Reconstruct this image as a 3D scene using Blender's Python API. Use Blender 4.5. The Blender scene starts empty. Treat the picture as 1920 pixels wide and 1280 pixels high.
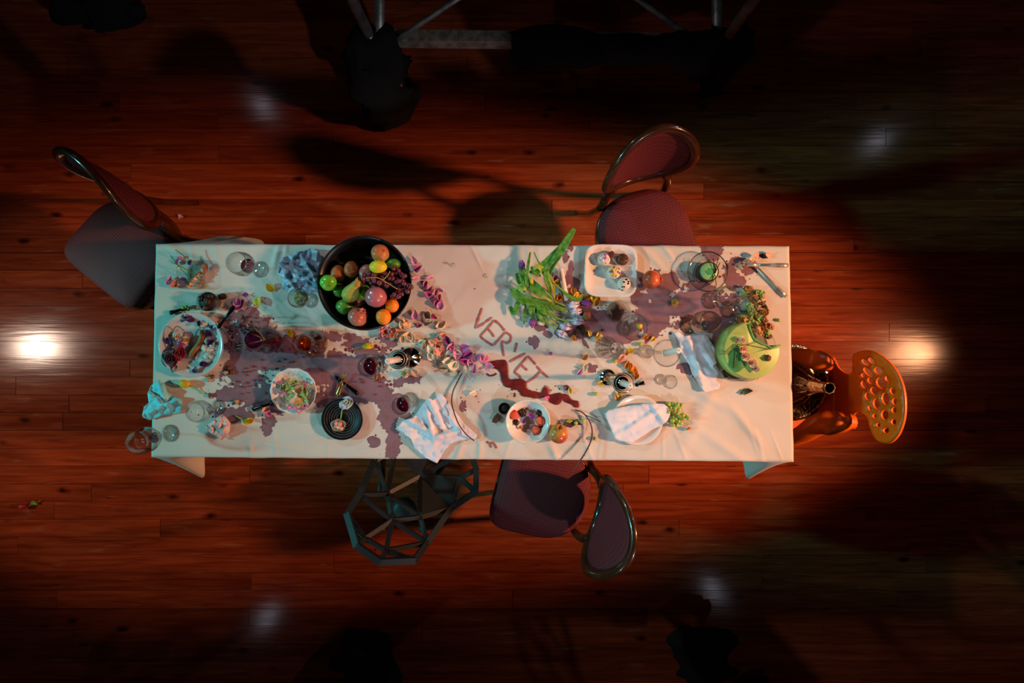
import bpy, math, random
import numpy as np
from mathutils import Vector, Matrix, noise
from mathutils.geometry import delaunay_2d_cdt
random.seed(7)
PI = math.pi
scene = bpy.context.scene
COL = scene.collection

# ------------------------------------------------------------------ camera
H, FPX = 2.6, 917.0            # camera height, focal length in pixels (1920 wide)
cam_d = bpy.data.cameras.new('camera'); cam = bpy.data.objects.new('camera', cam_d)
COL.objects.link(cam); cam.location = (0, 0, H); cam.rotation_euler = (0, 0, 0)
cam_d.sensor_width = 36; cam_d.lens = FPX/1920*36; cam_d.clip_start = .02
scene.camera = cam

# ------------------------------------------------------------------ world, lamps, exposure
scene.view_settings.view_transform = 'Standard'; scene.view_settings.look = 'None'
scene.view_settings.exposure = 0.0; scene.view_settings.gamma = 1.0
scene.view_settings.use_curve_mapping = False
wd = bpy.data.worlds.new('dark_hall'); scene.world = wd; wd.use_nodes = True
wd.node_tree.nodes['Background'].inputs[0].default_value = (.45, .5, .75, 1)
wd.node_tree.nodes['Background'].inputs[1].default_value = .0015

def spot(name, loc, aim, energy, color, angle, blend, radius):
    d = bpy.data.lights.new(name, 'SPOT'); o = bpy.data.objects.new(name, d); COL.objects.link(o)
    d.energy = energy; d.color = color; d.spot_size = math.radians(angle); d.spot_blend = blend
    d.shadow_soft_size = radius
    o.location = loc
    o.rotation_euler = (Vector(aim)-Vector(loc)).to_track_quat('-Z', 'Y').to_euler()
    return o
# six stage lamps on stands around the table, as their reflections in the floor place them
L = spot('stage_lamp_warm', (4.62, -.13, 3.0), (.12, -.08, 0), 1480, (1, .43, .2), 37, .8, .15); L.scale = (.74, 1, 1)
L = spot('stage_lamp_teal', (-5.6, -.06, 3.12), (.1, -.05, .75), 780, (.15, .86, .9), 40, .5, .14); L.scale = (.5, 1, 1)
L = spot('stage_lamp_left_white', (-5.42, -.06, 3.0), (-2.15, -.25, 0), 270, (1, .72, .55), 24, .7, .12); L.scale = (1.4, 1, 1)
for nm, loc, aim, e, col in (('back_left', (-2.85, 2.68, 3.0), (.1, 0, .75), 185, (.85, .92, 1)), ('front_left', (-2.8, -3.15, 3.0), (-.1, -.1, .75), 80, (.95, .85, 1)),
                             ('front_right', (2.3, -2.84, 3.0), (0, -.1, .75), 185, (.95, .9, 1)), ('back_right', (4.18, 2.28, 3.0), (.3, 0, .75), 90, (.85, .85, 1))):
    spot('stage_lamp_'+nm, loc, aim, e, col, 32, 1, .09)
    d = bpy.data.lights.new('lens_glow_'+nm, 'POINT'); d.energy = 4; d.color = (.85, .85, 1); d.shadow_soft_size = .07      # stray light off the lens
    o = bpy.data.objects.new('lens_glow_'+nm, d); COL.objects.link(o); o.location = loc
scene.cycles.transparent_max_bounces = 32

# ------------------------------------------------------------------ helpers
TZ = .75
def W(px, py, z):
    s = (H-z)/FPX
    return Vector(((px-960)*s, (640-py)*s, z))
def lin(h):
    h = h.lstrip('#'); c = [int(h[i:i+2], 16)/255 for i in (0, 2, 4)]
    return tuple(((x+.055)/1.055)**2.4 if x > .04045 else x/12.92 for x in c)+(1,)

MATS = {}
def pm(name, c1, c2=None, scale=25, rough=.5, metal=0, bump=0, coat=0, trans=0, sss=0, bscale=None, lo=.35, hi=.65, detail=3, ior=1.45):
    """procedural material: two tones mixed by noise, optional noise bump"""
    if name in MATS: return MATS[name]
    m = bpy.data.materials.new(name); m.use_nodes = True; nt = m.node_tree; N = nt.nodes; L = nt.links
    b = N['Principled BSDF']
    tc = N.new('ShaderNodeTexCoord'); nz = N.new('ShaderNodeTexNoise')
    nz.inputs['Scale'].default_value = scale; nz.inputs['Detail'].default_value = detail
    L.new(tc.outputs['Object'], nz.inputs['Vector'])
    rp = N.new('ShaderNodeValToRGB')
    rp.color_ramp.elements[0].position = lo; rp.color_ramp.elements[1].position = hi
    rp.color_ramp.elements[0].color = lin(c1); rp.color_ramp.elements[1].color = lin(c2 or c1)
    L.new(nz.outputs['Fac'], rp.inputs['Fac']); L.new(rp.outputs['Color'], b.inputs['Base Color'])
    b.inputs['Roughness'].default_value = rough; b.inputs['Metallic'].default_value = metal
    b.inputs['Coat Weight'].default_value = coat; b.inputs['Transmission Weight'].default_value = trans
    b.inputs['IOR'].default_value = ior
    if sss:
        b.inputs['Subsurface Weight'].default_value = sss; b.inputs['Subsurface Scale'].default_value = .01
    if bump:
        n2 = N.new('ShaderNodeTexNoise'); n2.inputs['Scale'].default_value = bscale or scale*2
        L.new(tc.outputs['Object'], n2.inputs['Vector'])
        bp = N.new('ShaderNodeBump'); bp.inputs['Strength'].default_value = bump; bp.inputs['Distance'].default_value = .004
        L.new(n2.outputs['Fac'], bp.inputs['Height']); L.new(bp.outputs['Normal'], b.inputs['Normal'])
    MATS[name] = m
    return m
def thin_glass(name, tint='f7f9f9', rough=.05, edge=.25, gain=1.0):
    """thin-walled glass: clear sheet with fresnel gloss, a little denser towards grazing edges"""
    if name in MATS: return MATS[name]
    m = bpy.data.materials.new(name); m.use_nodes = True; nt = m.node_tree; N = nt.nodes; L = nt.links
    N.remove(N['Principled BSDF']); out = N['Material Output']
    tr = N.new('ShaderNodeBsdfTransparent'); gl = N.new('ShaderNodeBsdfGlossy'); gl.inputs['Roughness'].default_value = rough
    lw = N.new('ShaderNodeLayerWeight'); lw.inputs['Blend'].default_value = .5
    nz = N.new('ShaderNodeTexNoise'); nz.inputs['Scale'].default_value = 12
    tc = N.new('ShaderNodeTexCoord'); L.new(tc.outputs['Object'], nz.inputs['Vector'])
    mx = N.new('ShaderNodeMix'); mx.data_type = 'RGBA'
    t = lin(tint); mx.inputs[6].default_value = t; mx.inputs[7].default_value = tuple(min(1, c*1.04) for c in t[:3])+(1,)
    L.new(nz.outputs['Fac'], mx.inputs[0]); L.new(mx.outputs[2], tr.inputs['Color'])
    pw = N.new('ShaderNodeMath'); pw.operation = 'POWER'; pw.inputs[1].default_value = 2.3; L.new(lw.outputs['Facing'], pw.inputs[0])
    ma = N.new('ShaderNodeMath'); ma.operation = 'MULTIPLY_ADD'; ma.inputs[1].default_value = .75*gain; ma.inputs[2].default_value = .045
    L.new(pw.outputs[0], ma.inputs[0])
    ms = N.new('ShaderNodeMixShader'); L.new(ma.outputs[0], ms.inputs[0])
    L.new(tr.outputs[0], ms.inputs[1]); L.new(gl.outputs[0], ms.inputs[2]); L.new(ms.outputs[0], out.inputs['Surface'])
    MATS[name] = m
    return m

def mesh(name, vf, smooth=True):
    me = bpy.data.meshes.new(name); me.from_pydata([tuple(v) for v in vf[0]], [], [tuple(f) for f in vf[1]]); me.update()
    if smooth and len(me.polygons): me.polygons.foreach_set('use_smooth', [True]*len(me.polygons))
    return me
def link(name, me, mat, parent=None):
    if mat and not me.materials: me.materials.append(mat)
    o = bpy.data.objects.new(name, me); COL.objects.link(o)
    if parent: o.parent = parent
    return o
def part(name, vf, mat, parent, smooth=True, label=None, loc=None):
    o = link(name, mesh(name, vf, smooth), mat, parent)
    if label: o['label'] = label
    if loc is not None: o.location = loc
    return o
def tag(o, label, cat, group=None):
    o['label'] = label; o['category'] = cat
    if group: o['group'] = group
    return o
def thing(name, label, cat, loc=(0, 0, 0), rz=0, group=None):
    o = bpy.data.objects.new(name, None); COL.objects.link(o); o.empty_display_size = .05
    o.location = loc; o.rotation_euler = (0, 0, rz)
    return tag(o, label, cat, group)
def single(name, vf, mat, label, cat, loc=(0, 0, 0), rot=(0, 0, 0), group=None, smooth=True):
    o = link(name, mesh(name, vf, smooth), mat); o.location = loc; o.rotation_euler = rot
    return tag(o, label, cat, group)
def struct(name, vf, mat, smooth=False):
    o = link(name, mesh(name, vf, smooth), mat); o['kind'] = 'structure'; return o

def join(*vfs):
    V, F = [], []
    for v, f in vfs:
        n = len(V); V += [tuple(p) for p in v]; F += [tuple(i+n for i in q) for q in f]
    return V, F
def xf(vf, loc=(0, 0, 0), rot=(0, 0, 0), sc=(1, 1, 1)):
    M = Matrix.Translation(loc) @ Matrix.Rotation(rot[2], 4, 'Z') @ Matrix.Rotation(rot[1], 4, 'Y') @ Matrix.Rotation(rot[0], 4, 'X')
    s = Vector(sc)
    return [tuple(M @ Vector((v[0]*s.x, v[1]*s.y, v[2]*s.z))) for v in vf[0]], vf[1]
def box(cx, cy, cz, sx, sy, sz):
    x, y, z = sx/2, sy/2, sz/2
    v = [(cx+a*x, cy+b*y, cz+c*z) for c in (-1, 1) for b in (-1, 1) for a in (-1, 1)]
    return v, [(0, 2, 3, 1), (4, 5, 7, 6), (0, 1, 5, 4), (2, 6, 7, 3), (0, 4, 6, 2), (1, 3, 7, 5)]
def lathe(prof, seg=32, fr=None):
    """profile [(r,z)..]; points at r=0 close it; fr(angle,i)->(radius factor)"""
    V, F, rows = [], [], []
    for i, (r, z) in enumerate(prof):
        if r < 1e-6: rows.append([len(V)]); V.append((0, 0, z))
        else:
            row = []
            for k in range(seg):
                a = 2*PI*k/seg; q = r*(fr(a, i) if fr else 1)
                row.append(len(V)); V.append((q*math.cos(a), q*math.sin(a), z))
            rows.append(row)
    for a, b in zip(rows, rows[1:]):
        for k in range(seg):
            k2 = (k+1) % seg
            if len(a) == 1 and len(b) == 1: continue
            if len(a) == 1: F.append((a[0], b[k2], b[k]))
            elif len(b) == 1: F.append((a[k], a[k2], b[0]))
            else: F.append((a[k], a[k2], b[k2], b[k]))
    return V, F
def tube(pts, rad, seg=8, flat=1.0, closed=False):
    pts = [Vector(p) for p in pts]; n = len(pts)
    if not hasattr(rad, '__len__'): rad = [rad]*n
    V, F = [], []; up = Vector((0, 0, 1))
    for i, p in enumerate(pts):
        a = pts[i-1] if (i > 0 or closed) else p; b = pts[(i+1) % n] if (i < n-1 or closed) else p
        t = (b-a).normalized() if (b-a).length > 1e-9 else Vector((1, 0, 0))
        u = up.cross(t)
        if u.length < .05: u = Vector((1, 0, 0)).cross(t)
        u.normalize(); w = t.cross(u)
        for k in range(seg):
            c = 2*PI*k/seg
            V.append(p+u*math.cos(c)*rad[i]+w*math.sin(c)*rad[i]*flat)
    for i in range(n if closed else n-1):
        j = (i+1) % n
        for k in range(seg):
            k2 = (k+1) % seg
            F.append((i*seg+k, i*seg+k2, j*seg+k2, j*seg+k))
    if not closed:
        F.append(tuple(range(seg-1, -1, -1))); F.append(tuple((n-1)*seg+k for k in range(seg)))
    return V, F
def smooth_path(pts, sub=4):
    pts = [Vector(p) for p in pts]; out = []
    for i in range(len(pts)-1):
        p0 = pts[max(0, i-1)]; p1 = pts[i]; p2 = pts[i+1]; p3 = pts[min(len(pts)-1, i+2)]
        for k in range(sub):
            t = k/sub
            out.append(.5*((2*p1)+(p2-p0)*t+(2*p0-5*p1+4*p2-p3)*t*t+(3*p1-p0-3*p2+p3)*t**3))
    out.append(pts[-1]); return out
def sphere(r=1, seg=20, rings=12, sc=(1, 1, 1), namp=0, nfreq=3, seed=0, dent=0):
    prof = []
    V, F = lathe([(math.sin(PI*i/rings) if 0 < i < rings else 0, -math.cos(PI*i/rings)) for i in range(rings+1)], seg)
    out = []
    for v in V:
        p = Vector(v); d = 1.0
        if namp: d += namp*noise.noise(p*nfreq+Vector((seed*7.3, seed*3.1, seed)))
        if dent:
            d -= dent*math.exp(-((1-abs(p.z))*9)**1.0)*(1 if p.z > 0 else .6)
        out.append((p.x*r*d*sc[0], p.y*r*d*sc[1], p.z*r*d*sc[2]))
    return out, F
def grid_solid(G, t):
    """G: rows of points; closed sheet of thickness t"""
    n, m = len(G), len(G[0]); P = [[Vector(p) for p in r] for r in G]; V, F = [], []
    Nn = []
    for i in range(n):
        for j in range(m):
            du = P[min(n-1, i+1)][j]-P[max(0, i-1)][j]; dv = P[i][min(m-1, j+1)]-P[i][max(0, j-1)]
            c = du.cross(dv); Nn.append(c.normalized() if c.length > 1e-12 else Vector((0, 0, 1)))
    for i in range(n):
        for j in range(m): V.append(P[i][j]+Nn[i*m+j]*t*.5)
    for i in range(n):
        for j in range(m): V.append(P[i][j]-Nn[i*m+j]*t*.5)
    o = n*m
    for i in range(n-1):
        for j in range(m-1):
            a, b, c, d = i*m+j, (i+1)*m+j, (i+1)*m+j+1, i*m+j+1
            F.append((a, b, c, d)); F.append((o+a, o+d, o+c, o+b))
    loop = [(0, j) for j in range(m)]+[(i, m-1) for i in range(1, n)]+[(n-1, j) for j in range(m-2, -1, -1)]+[(i, 0) for i in range(n-2, 0, -1)]
    ids = [i*m+j for i, j in loop]
    for a, b in zip(ids, ids[1:]+ids[:1]): F.append((a, b, o+b, o+a))
    return V, F
def petal(L=1, wd=.6, cup=.5, curl=.2, n=6, m=5, wave=0, point=1.0, t=.02):
    """petal sheet along +x from the origin"""
    G = []
    for i in range(n+1):
        u = i/n; w = wd*.5*max(.06, math.sin(PI*(.06+.94*u)**(.75*point)))**.75
        if i == n: w *= .35
        G.append([(L*u*(1-.12*(v*v)*u), w*v*L, L*(cup*(w/(wd*.5))*v*v*.35+curl*u*u+wave*math.sin(9*u+4*v)*abs(v))) for v in [(-1+2*j/(m-1)) for j in range(m)]])
    return grid_solid(G, t*L)
def inside(p, poly):
    x, y = p; c = False; n = len(poly)
    for i in range(n):
        x1, y1 = poly[i]; x2, y2 = poly[(i+1) % n]
        if (y1 > y) != (y2 > y) and x < (x2-x1)*(y-y1)/(y2-y1)+x1: c = not c
    return c
def resample(poly, step):
    out = []
    for a, b in zip(poly, poly[1:]+poly[:1]):
        a = Vector(a); b = Vector(b); k = max(1, int((b-a).length/step))
        out += [tuple(a+(b-a)*i/k) for i in range(k)]
    return out
def sheet(outline, step, fz, t, holes=(), keep_outline=False):
    """flat outline (x,y) filled with triangles, lifted by fz(x,y)->(x,y,z), made t thick"""
    outline = [tuple(p) for p in outline]
    o2 = outline if keep_outline else resample(outline, step)
    pts = [Vector(p) for p in o2]; edges = [(i, (i+1) % len(o2)) for i in range(len(o2))]
    for h in holes:
        n0 = len(pts); pts += [Vector(p) for p in h]; edges += [(n0+i, n0+(i+1) % len(h)) for i in range(len(h))]
    x0 = min(p[0] for p in o2); x1 = max(p[0] for p in o2); y0 = min(p[1] for p in o2); y1 = max(p[1] for p in o2)
    r = random.Random(3); y = y0+step*.5; k = 0
    while y < y1:
        x = x0+step*(.5 if k % 2 else .15)
        while x < x1:
            q = (x+r.uniform(-.12, .12)*step, y+r.uniform(-.12, .12)*step)
            if inside(q, o2) and not any(inside(q, h) for h in holes):
                if min(abs(q[0]-p[0])+abs(q[1]-p[1]) for p in o2) > step*.5: pts.append(Vector(q))
            x += step
        y += step*.87; k += 1
    v2, _, f2, *_ = delaunay_2d_cdt(pts, edges, [], 1, 1e-7)
    F0 = []
    for f in f2:
        c = (sum(v2[i].x for i in f)/len(f), sum(v2[i].y for i in f)/len(f))
        if inside(c, o2) and not any(inside(c, h) for h in holes): F0.append(tuple(f))
    top = [Vector(fz(v.x, v.y)) for v in v2]
    nrm = [Vector((0, 0, 0)) for _ in top]
    for f in F0:
        c = (top[f[1]]-top[f[0]]).cross(top[f[2]]-top[f[0]])
        for i in f: nrm[i] += c
    n = len(top); V = list(top)+[p-(q.normalized() if q.length > 1e-15 else Vector((0, 0, 1)))*t for p, q in zip(top, nrm)]
    F = list(F0)+[tuple(n+i for i in reversed(f)) for f in F0]
    cnt = {}
    for f in F0:
        for a, b in zip(f, f[1:]+f[:1]): cnt[(a, b)] = 1
    for (a, b) in cnt:
        if (b, a) not in cnt: F.append((b, a, n+a, n+b))
    return V, F
def extrude(outline, z0, z1, bev=0, top=None):
    """prism with a softened upper edge"""
    c = Vector((sum(p[0] for p in outline)/len(outline), sum(p[1] for p in outline)/len(outline)))
    n = len(outline); rows = [(0, z0)]
    rows += [(0, z1)] if not bev else [(0, z1-bev), (bev*.3, z1-bev*.3), (bev, z1)]
    V = []
    for ins, z in rows:
        for p in outline:
            d = (c-Vector(p)); d = d.normalized()*ins if d.length else d
            V.append((p[0]+d.x, p[1]+d.y, z))
    F = [(i*n+k, i*n+(k+1) % n, (i+1)*n+(k+1) % n, (i+1)*n+k) for i in range(len(rows)-1) for k in range(n)]
    V.append((c.x, c.y, z0)); V.append((c.x, c.y, z1)); b = len(V)
    for k in range(n): F.append((b-2, (k+1) % n, k)); F.append((b-1, (len(rows)-1)*n+k, (len(rows)-1)*n+(k+1) % n))
    return V, F
def copy_tree(o, parent=None):
    c = o.copy(); COL.objects.link(c); c.parent = parent
    for ch in list(o.children): copy_tree(ch, c)
    return c

# ------------------------------------------------------------------ floor of pine planks
def wood_floor():
    m = bpy.data.materials.new('red_stained_pine'); m.use_nodes = True; nt = m.node_tree; N = nt.nodes; L = nt.links
    b = N['Principled BSDF']
    geo = N.new('ShaderNodeNewGeometry'); oi = N.new('ShaderNodeObjectInfo')
    off = N.new('ShaderNodeVectorMath'); off.operation = 'MULTIPLY_ADD'
    cv = N.new('ShaderNodeCombineXYZ'); L.new(oi.outputs['Random'], cv.inputs[0]); L.new(oi.outputs['Random'], cv.inputs[2])
    sc = N.new('ShaderNodeVectorMath'); sc.operation = 'SCALE'; sc.inputs['Scale'].default_value = 37
    L.new(cv.outputs[0], sc.inputs[0])
    ad = N.new('ShaderNodeVectorMath'); ad.operation = 'ADD'; L.new(geo.outputs['Position'], ad.inputs[0]); L.new(sc.outputs[0], ad.inputs[1])
    mp = N.new('ShaderNodeMapping'); mp.inputs['Scale'].default_value = (1.1, 14, 1); L.new(ad.outputs[0], mp.inputs['Vector'])
    g = N.new('ShaderNodeTexNoise'); g.inputs['Scale'].default_value = 3; g.inputs['Detail'].default_value = 6; g.inputs['Distortion'].default_value = .6
    L.new(mp.outputs[0], g.inputs['Vector'])
    r1 = N.new('ShaderNodeValToRGB'); e = r1.color_ramp.elements
    e[0].position = .32; e[0].color = lin('7a3018'); e[1].position = .68; e[1].color = lin('a24c2a')
    L.new(g.outputs['Fac'], r1.inputs['Fac'])
    # plank to plank tone
    mt = N.new('ShaderNodeMapRange'); mt.inputs['To Min'].default_value = .72; mt.inputs['To Max'].default_value = 1.15
    L.new(oi.outputs['Random'], mt.inputs['Value'])
    hs = N.new('ShaderNodeHueSaturation'); L.new(mt.outputs[0], hs.inputs['Value']); L.new(r1.outputs['Color'], hs.inputs['Color'])
    # knots
    mk = N.new('ShaderNodeMapping'); mk.inputs['Scale'].default_value = (2.6, 5.5, 1); L.new(ad.outputs[0], mk.inputs['Vector'])
    vo = N.new('ShaderNodeTexVoronoi'); vo.inputs['Scale'].default_value = 1.25; L.new(mk.outputs[0], vo.inputs['Vector'])
    nz = N.new('ShaderNodeTexNoise'); nz.inputs['Scale'].default_value = 30; L.new(geo.outputs['Position'], nz.inputs['Vector'])
    m1 = N.new('ShaderNodeMath'); m1.operation = 'MULTIPLY_ADD'; m1.inputs[1].default_value = .12; L.new(nz.outputs['Fac'], m1.inputs[0]); L.new(vo.outputs['Distance'], m1.inputs[2])
    rk = N.new('ShaderNodeValToRGB'); e = rk.color_ramp.elements
    e[0].position = .10; e[0].color = (.14, .12, .12, 1); e[1].position = .21; e[1].color = (1, 1, 1, 1)
    L.new(m1.outputs[0], rk.inputs['Fac'])
    mx = N.new('ShaderNodeMix'); mx.data_type = 'RGBA'; mx.blend_type = 'MULTIPLY'; mx.inputs[0].default_value = 1
    L.new(hs.outputs[0], mx.inputs[6]); L.new(rk.outputs['Color'], mx.inputs[7])
    # pale scuffs and scratches
    m2 = N.new('ShaderNodeMapping'); m2.inputs['Rotation'].default_value = (0, 0, .7); m2.inputs['Scale'].default_value = (2.0, 14, 1); L.new(geo.outputs['Position'], m2.inputs['Vector'])
    n2 = N.new('ShaderNodeTexNoise'); n2.inputs['Scale'].default_value = 2.2; n2.inputs['Detail'].default_value = 5; L.new(m2.outputs[0], n2.inputs['Vector'])
    r2 = N.new('ShaderNodeValToRGB'); e = r2.color_ramp.elements
    e[0].position = .62; e[0].color = (0, 0, 0, 1); e[1].position = .72; e[1].color = (.28, .28, .28, 1)
    L.new(n2.outputs['Fac'], r2.inputs['Fac'])
    mx2 = N.new('ShaderNodeMix'); mx2.data_type = 'RGBA'; L.new(r2.outputs['Color'], mx2.inputs[0]); L.new(mx.outputs[2], mx2.inputs[6])
    mx2.inputs[7].default_value = lin('b08a72')
    L.new(mx2.outputs[2], b.inputs['Base Color'])
    rr = N.new('ShaderNodeMapRange'); rr.inputs['To Min'].default_value = .09; rr.inputs['To Max'].default_value = .17
    L.new(n2.outputs['Fac'], rr.inputs['Value']); L.new(rr.outputs[0], b.inputs['Roughness'])
    b.inputs['Specular IOR Level'].default_value = .12
    bp = N.new('ShaderNodeBump'); bp.inputs['Strength'].default_value = .12; bp.inputs['Distance'].default_value = .002
    L.new(g.outputs['Fac'], bp.inputs['Height']); L.new(bp.outputs['Normal'], b.inputs['Normal'])
    return m
WOOD = wood_floor()
floor = struct('floor', box(0, 0, -.045, 14, 11, .05), pm('subfloor_dark', '1a0d08', '0f0805', 8, .8))
rows_w = .0945; y = -2.835; r = random.Random(11); k = 0
while y < 2.83:
    x = -4.0-r.uniform(0, 1.2)
    while x < 4.0:
        ln = r.uniform(1.8, 3.2); x1 = x+ln
        if x1 > -3.9 and x < 3.9:
            zt = -r.uniform(0, .0012)
            bx = box((x+x1)/2, 0, 0, ln-.0025, rows_w-.0022, .02)
            o = link('plank', mesh('plank', bx, False), WOOD, floor); o.location = (0, y+rows_w/2, -.01+zt)
        x = x1
    y += rows_w; k += 1

# dark hall around
DW = pm('dark_hall_wall', '141014', '0c0a0e', 3, .9)
struct('wall_back', box(0, 5.55, 2.5, 14.2, .1, 5), DW); struct('wall_front', box(0, -5.55, 2.5, 14.2, .1, 5), DW)
struct('wall_left', box(-7.05, 0, 2.5, .1, 11, 5), DW); struct('wall_right', box(7.05, 0, 2.5, .1, 11, 5), DW)
# ------------------------------------------------------------------ table
table = thing('dining_table', 'long rectangular dining table hidden under the stained white cloth', 'table', (0, 0, 0))
MW = pm('table_wood', '4a2c1a', '6b4428', 12, .5)
part('tabletop', box(-.152, -.042, .722, 2.37, .76, .036), MW, table, False)
for sx in (-1, 1):
    for sy in (-1, 1): part('leg', box(-.152+sx*.98, -.042+sy*.27, .352, .07, .07, .704), MW, table, False)

# ------------------------------------------------------------------ tablecloth
CT = [W(290, 457, TZ), W(1481, 461, TZ), W(1490, 866, TZ), W(282, 857, TZ)]     # TL TR BR BL
def _ridge(x, y, x0, y0, ang, ln, wd, h):
    c, s = math.cos(ang), math.sin(ang); u = (x-x0)*c+(y-y0)*s; v = -(x-x0)*s+(y-y0)*c
    return h*math.exp(-(u/ln)**2-(v/wd)**2)
_rr = random.Random(21); RID = []
for i in range(26):                # tension folds running in from the long edges and ends
    px = _rr.uniform(330, 1460); top = _rr.random() < .35
    p = W(px, 480 if top else 840, TZ)
    RID.append((p.x, p.y, PI/2+_rr.uniform(-.5, .5), _rr.uniform(.03, .09), _rr.uniform(.005, .011), _rr.uniform(.001, .0028)))
for (px, py, a, l, w, h) in [(1330, 745, -.5, .12, .02, .004), (1400, 800, -.9, .10, .016, .004), (1250, 800, .9, .10, .016, .003), (1420, 720, -.25, .10, .018, .003),
        (1220, 480, -.8, .07, .012, .004), (1250, 470, -.9, .05, .010, .004), (520, 475, 1.3, .06, .012, .004), (330, 470, -.6, .08, .014, .003),
        (600, 820, .15, .16, .014, .0035), (520, 835, -.2, .12, .012, .003), (700, 840, .25, .10, .012, .003), (360, 840, .1, .10, .02, .002),
        (860, 850, 1.2, .05, .012, .004), (900, 845, 1.5, .05, .012, .004), (1040, 850, -1.1, .05, .014, .005), (1360, 840, -.6, .12, .02, .004),
        (1310, 780, 1.1, .16, .03, .004), (840, 500, .2, .2, .05, .002), (880, 560, .1, .2, .04, .002), (320, 600, 1.5, .2, .03, .002), (1000, 830, .2, .1, .02, .003)]:
    p = W(px, py, TZ); RID.append((p.x, p.y, a, l, w, h*1.45))
def cz(x, y):
    z = TZ+.0012*noise.noise(Vector((x*4, y*4, 1.7)))+.0006*noise.noise(Vector((x*14, y*14, 3)))
    for q in RID:
        if abs(x-q[0]) < .4 and abs(y-q[1]) < .4: z += _ridge(x, y, *q)
    return z
def on(px, py, r=0.0):
    """point on the cloth at a pixel of the photograph, high enough for a foot of radius r"""
    p = W(px, py, TZ)
    z = cz(p.x, p.y)
    if r:
        for k in range(12):
            for f in (.5, 1):
                z = max(z, cz(p.x+r*f*math.cos(k*PI/6), p.y+r*f*math.sin(k*PI/6)))
    return Vector((p.x, p.y, z+.0004))

# wine stains: (px, py, rx, ry, angle, strength)
STAIN = [(480, 665, 45, 32, 0, 1), (540, 665, 55, 28, 0, 1), (600, 690, 60, 34, 0, 1), (660, 695, 50, 34, 0, 1), (690, 660, 50, 22, .2, .9), (735, 640, 30, 14, .2, .7),
    (620, 630, 40, 12, .1, .7), (470, 620, 40, 40, 0, .85), (450, 700, 40, 36, .2, .9), (480, 745, 60, 20, .1, .95), (430, 775, 40, 14, 0, .8), (505, 790, 12, 20, .2, .95), (520, 765, 30, 14, -.3, .9),
    (640, 740, 45, 22, 0, .95), (700, 730, 36, 26, .3, .95), (725, 765, 16, 40, -.1, 1), (738, 835, 15, 22, 0, 1), (703, 828, 9, 9, 0, 1), (735, 800, 14, 20, 0, .8), (545, 705, 20, 18, 0, .7),
    (760, 715, 30, 10, -.3, .75), (600, 745, 16, 30, 0, .7), (750, 760, 22, 22, 0, .8),
    (1130, 605, 40, 24, 0, 1), (1170, 620, 36, 22, 0, 1), (1225, 600, 45, 26, 0, 1), (1275, 575, 50, 24, 0, 1), (1320, 560, 40, 26, 0, 1), (1350, 580, 36, 30, 0, 1), (1240, 540, 26, 30, .3, .95), (1230, 510, 14, 14, 0, .8),
    (1332, 470, 20, 16, 0, .95), (1372, 525, 22, 18, .5, .9), (1392, 498, 28, 12, .4, .9), (1345, 610, 30, 20, 0, .9), (1200, 560, 24, 12, 0, .7), (1100, 575, 22, 26, 0, .9), (1085, 620, 30, 14, 0, .9),
    (1062, 480, 8, 14, .2, .8), (1068, 510, 7, 26, .2, .8), (1078, 540, 10, 18, 0, .85), (1000, 640, 12, 9, .6, .85), (1025, 625, 12, 7, .8, .8), (1012, 613, 16, 9, 0, .8), (1070, 465, 10, 8, 0, .7),
    (1150, 655, 34, 4, 0, .55), (1110, 690, 14, 10, 0, .6), (1290, 690, 12, 12, .3, 1), (870, 765, 9, 11, 0, .8), (1362, 640, 26, 30, 0, .85), (1095, 640, 10, 4, 1.0, .7)]
SAUCE = []
def dens(px, py, L):
    d = 0
    for (x, y, rx, ry, a, s) in L:
        dx, dy = px-x, py-y
        if abs(dx) > 130 or abs(dy) > 130: continue
        c, n = math.cos(a), math.sin(a); u = (dx*c+dy*n)/rx; v = (-dx*n+dy*c)/ry
        d = max(d, s*1.25*math.exp(-.55*(u*u+v*v)))
    return d
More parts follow.
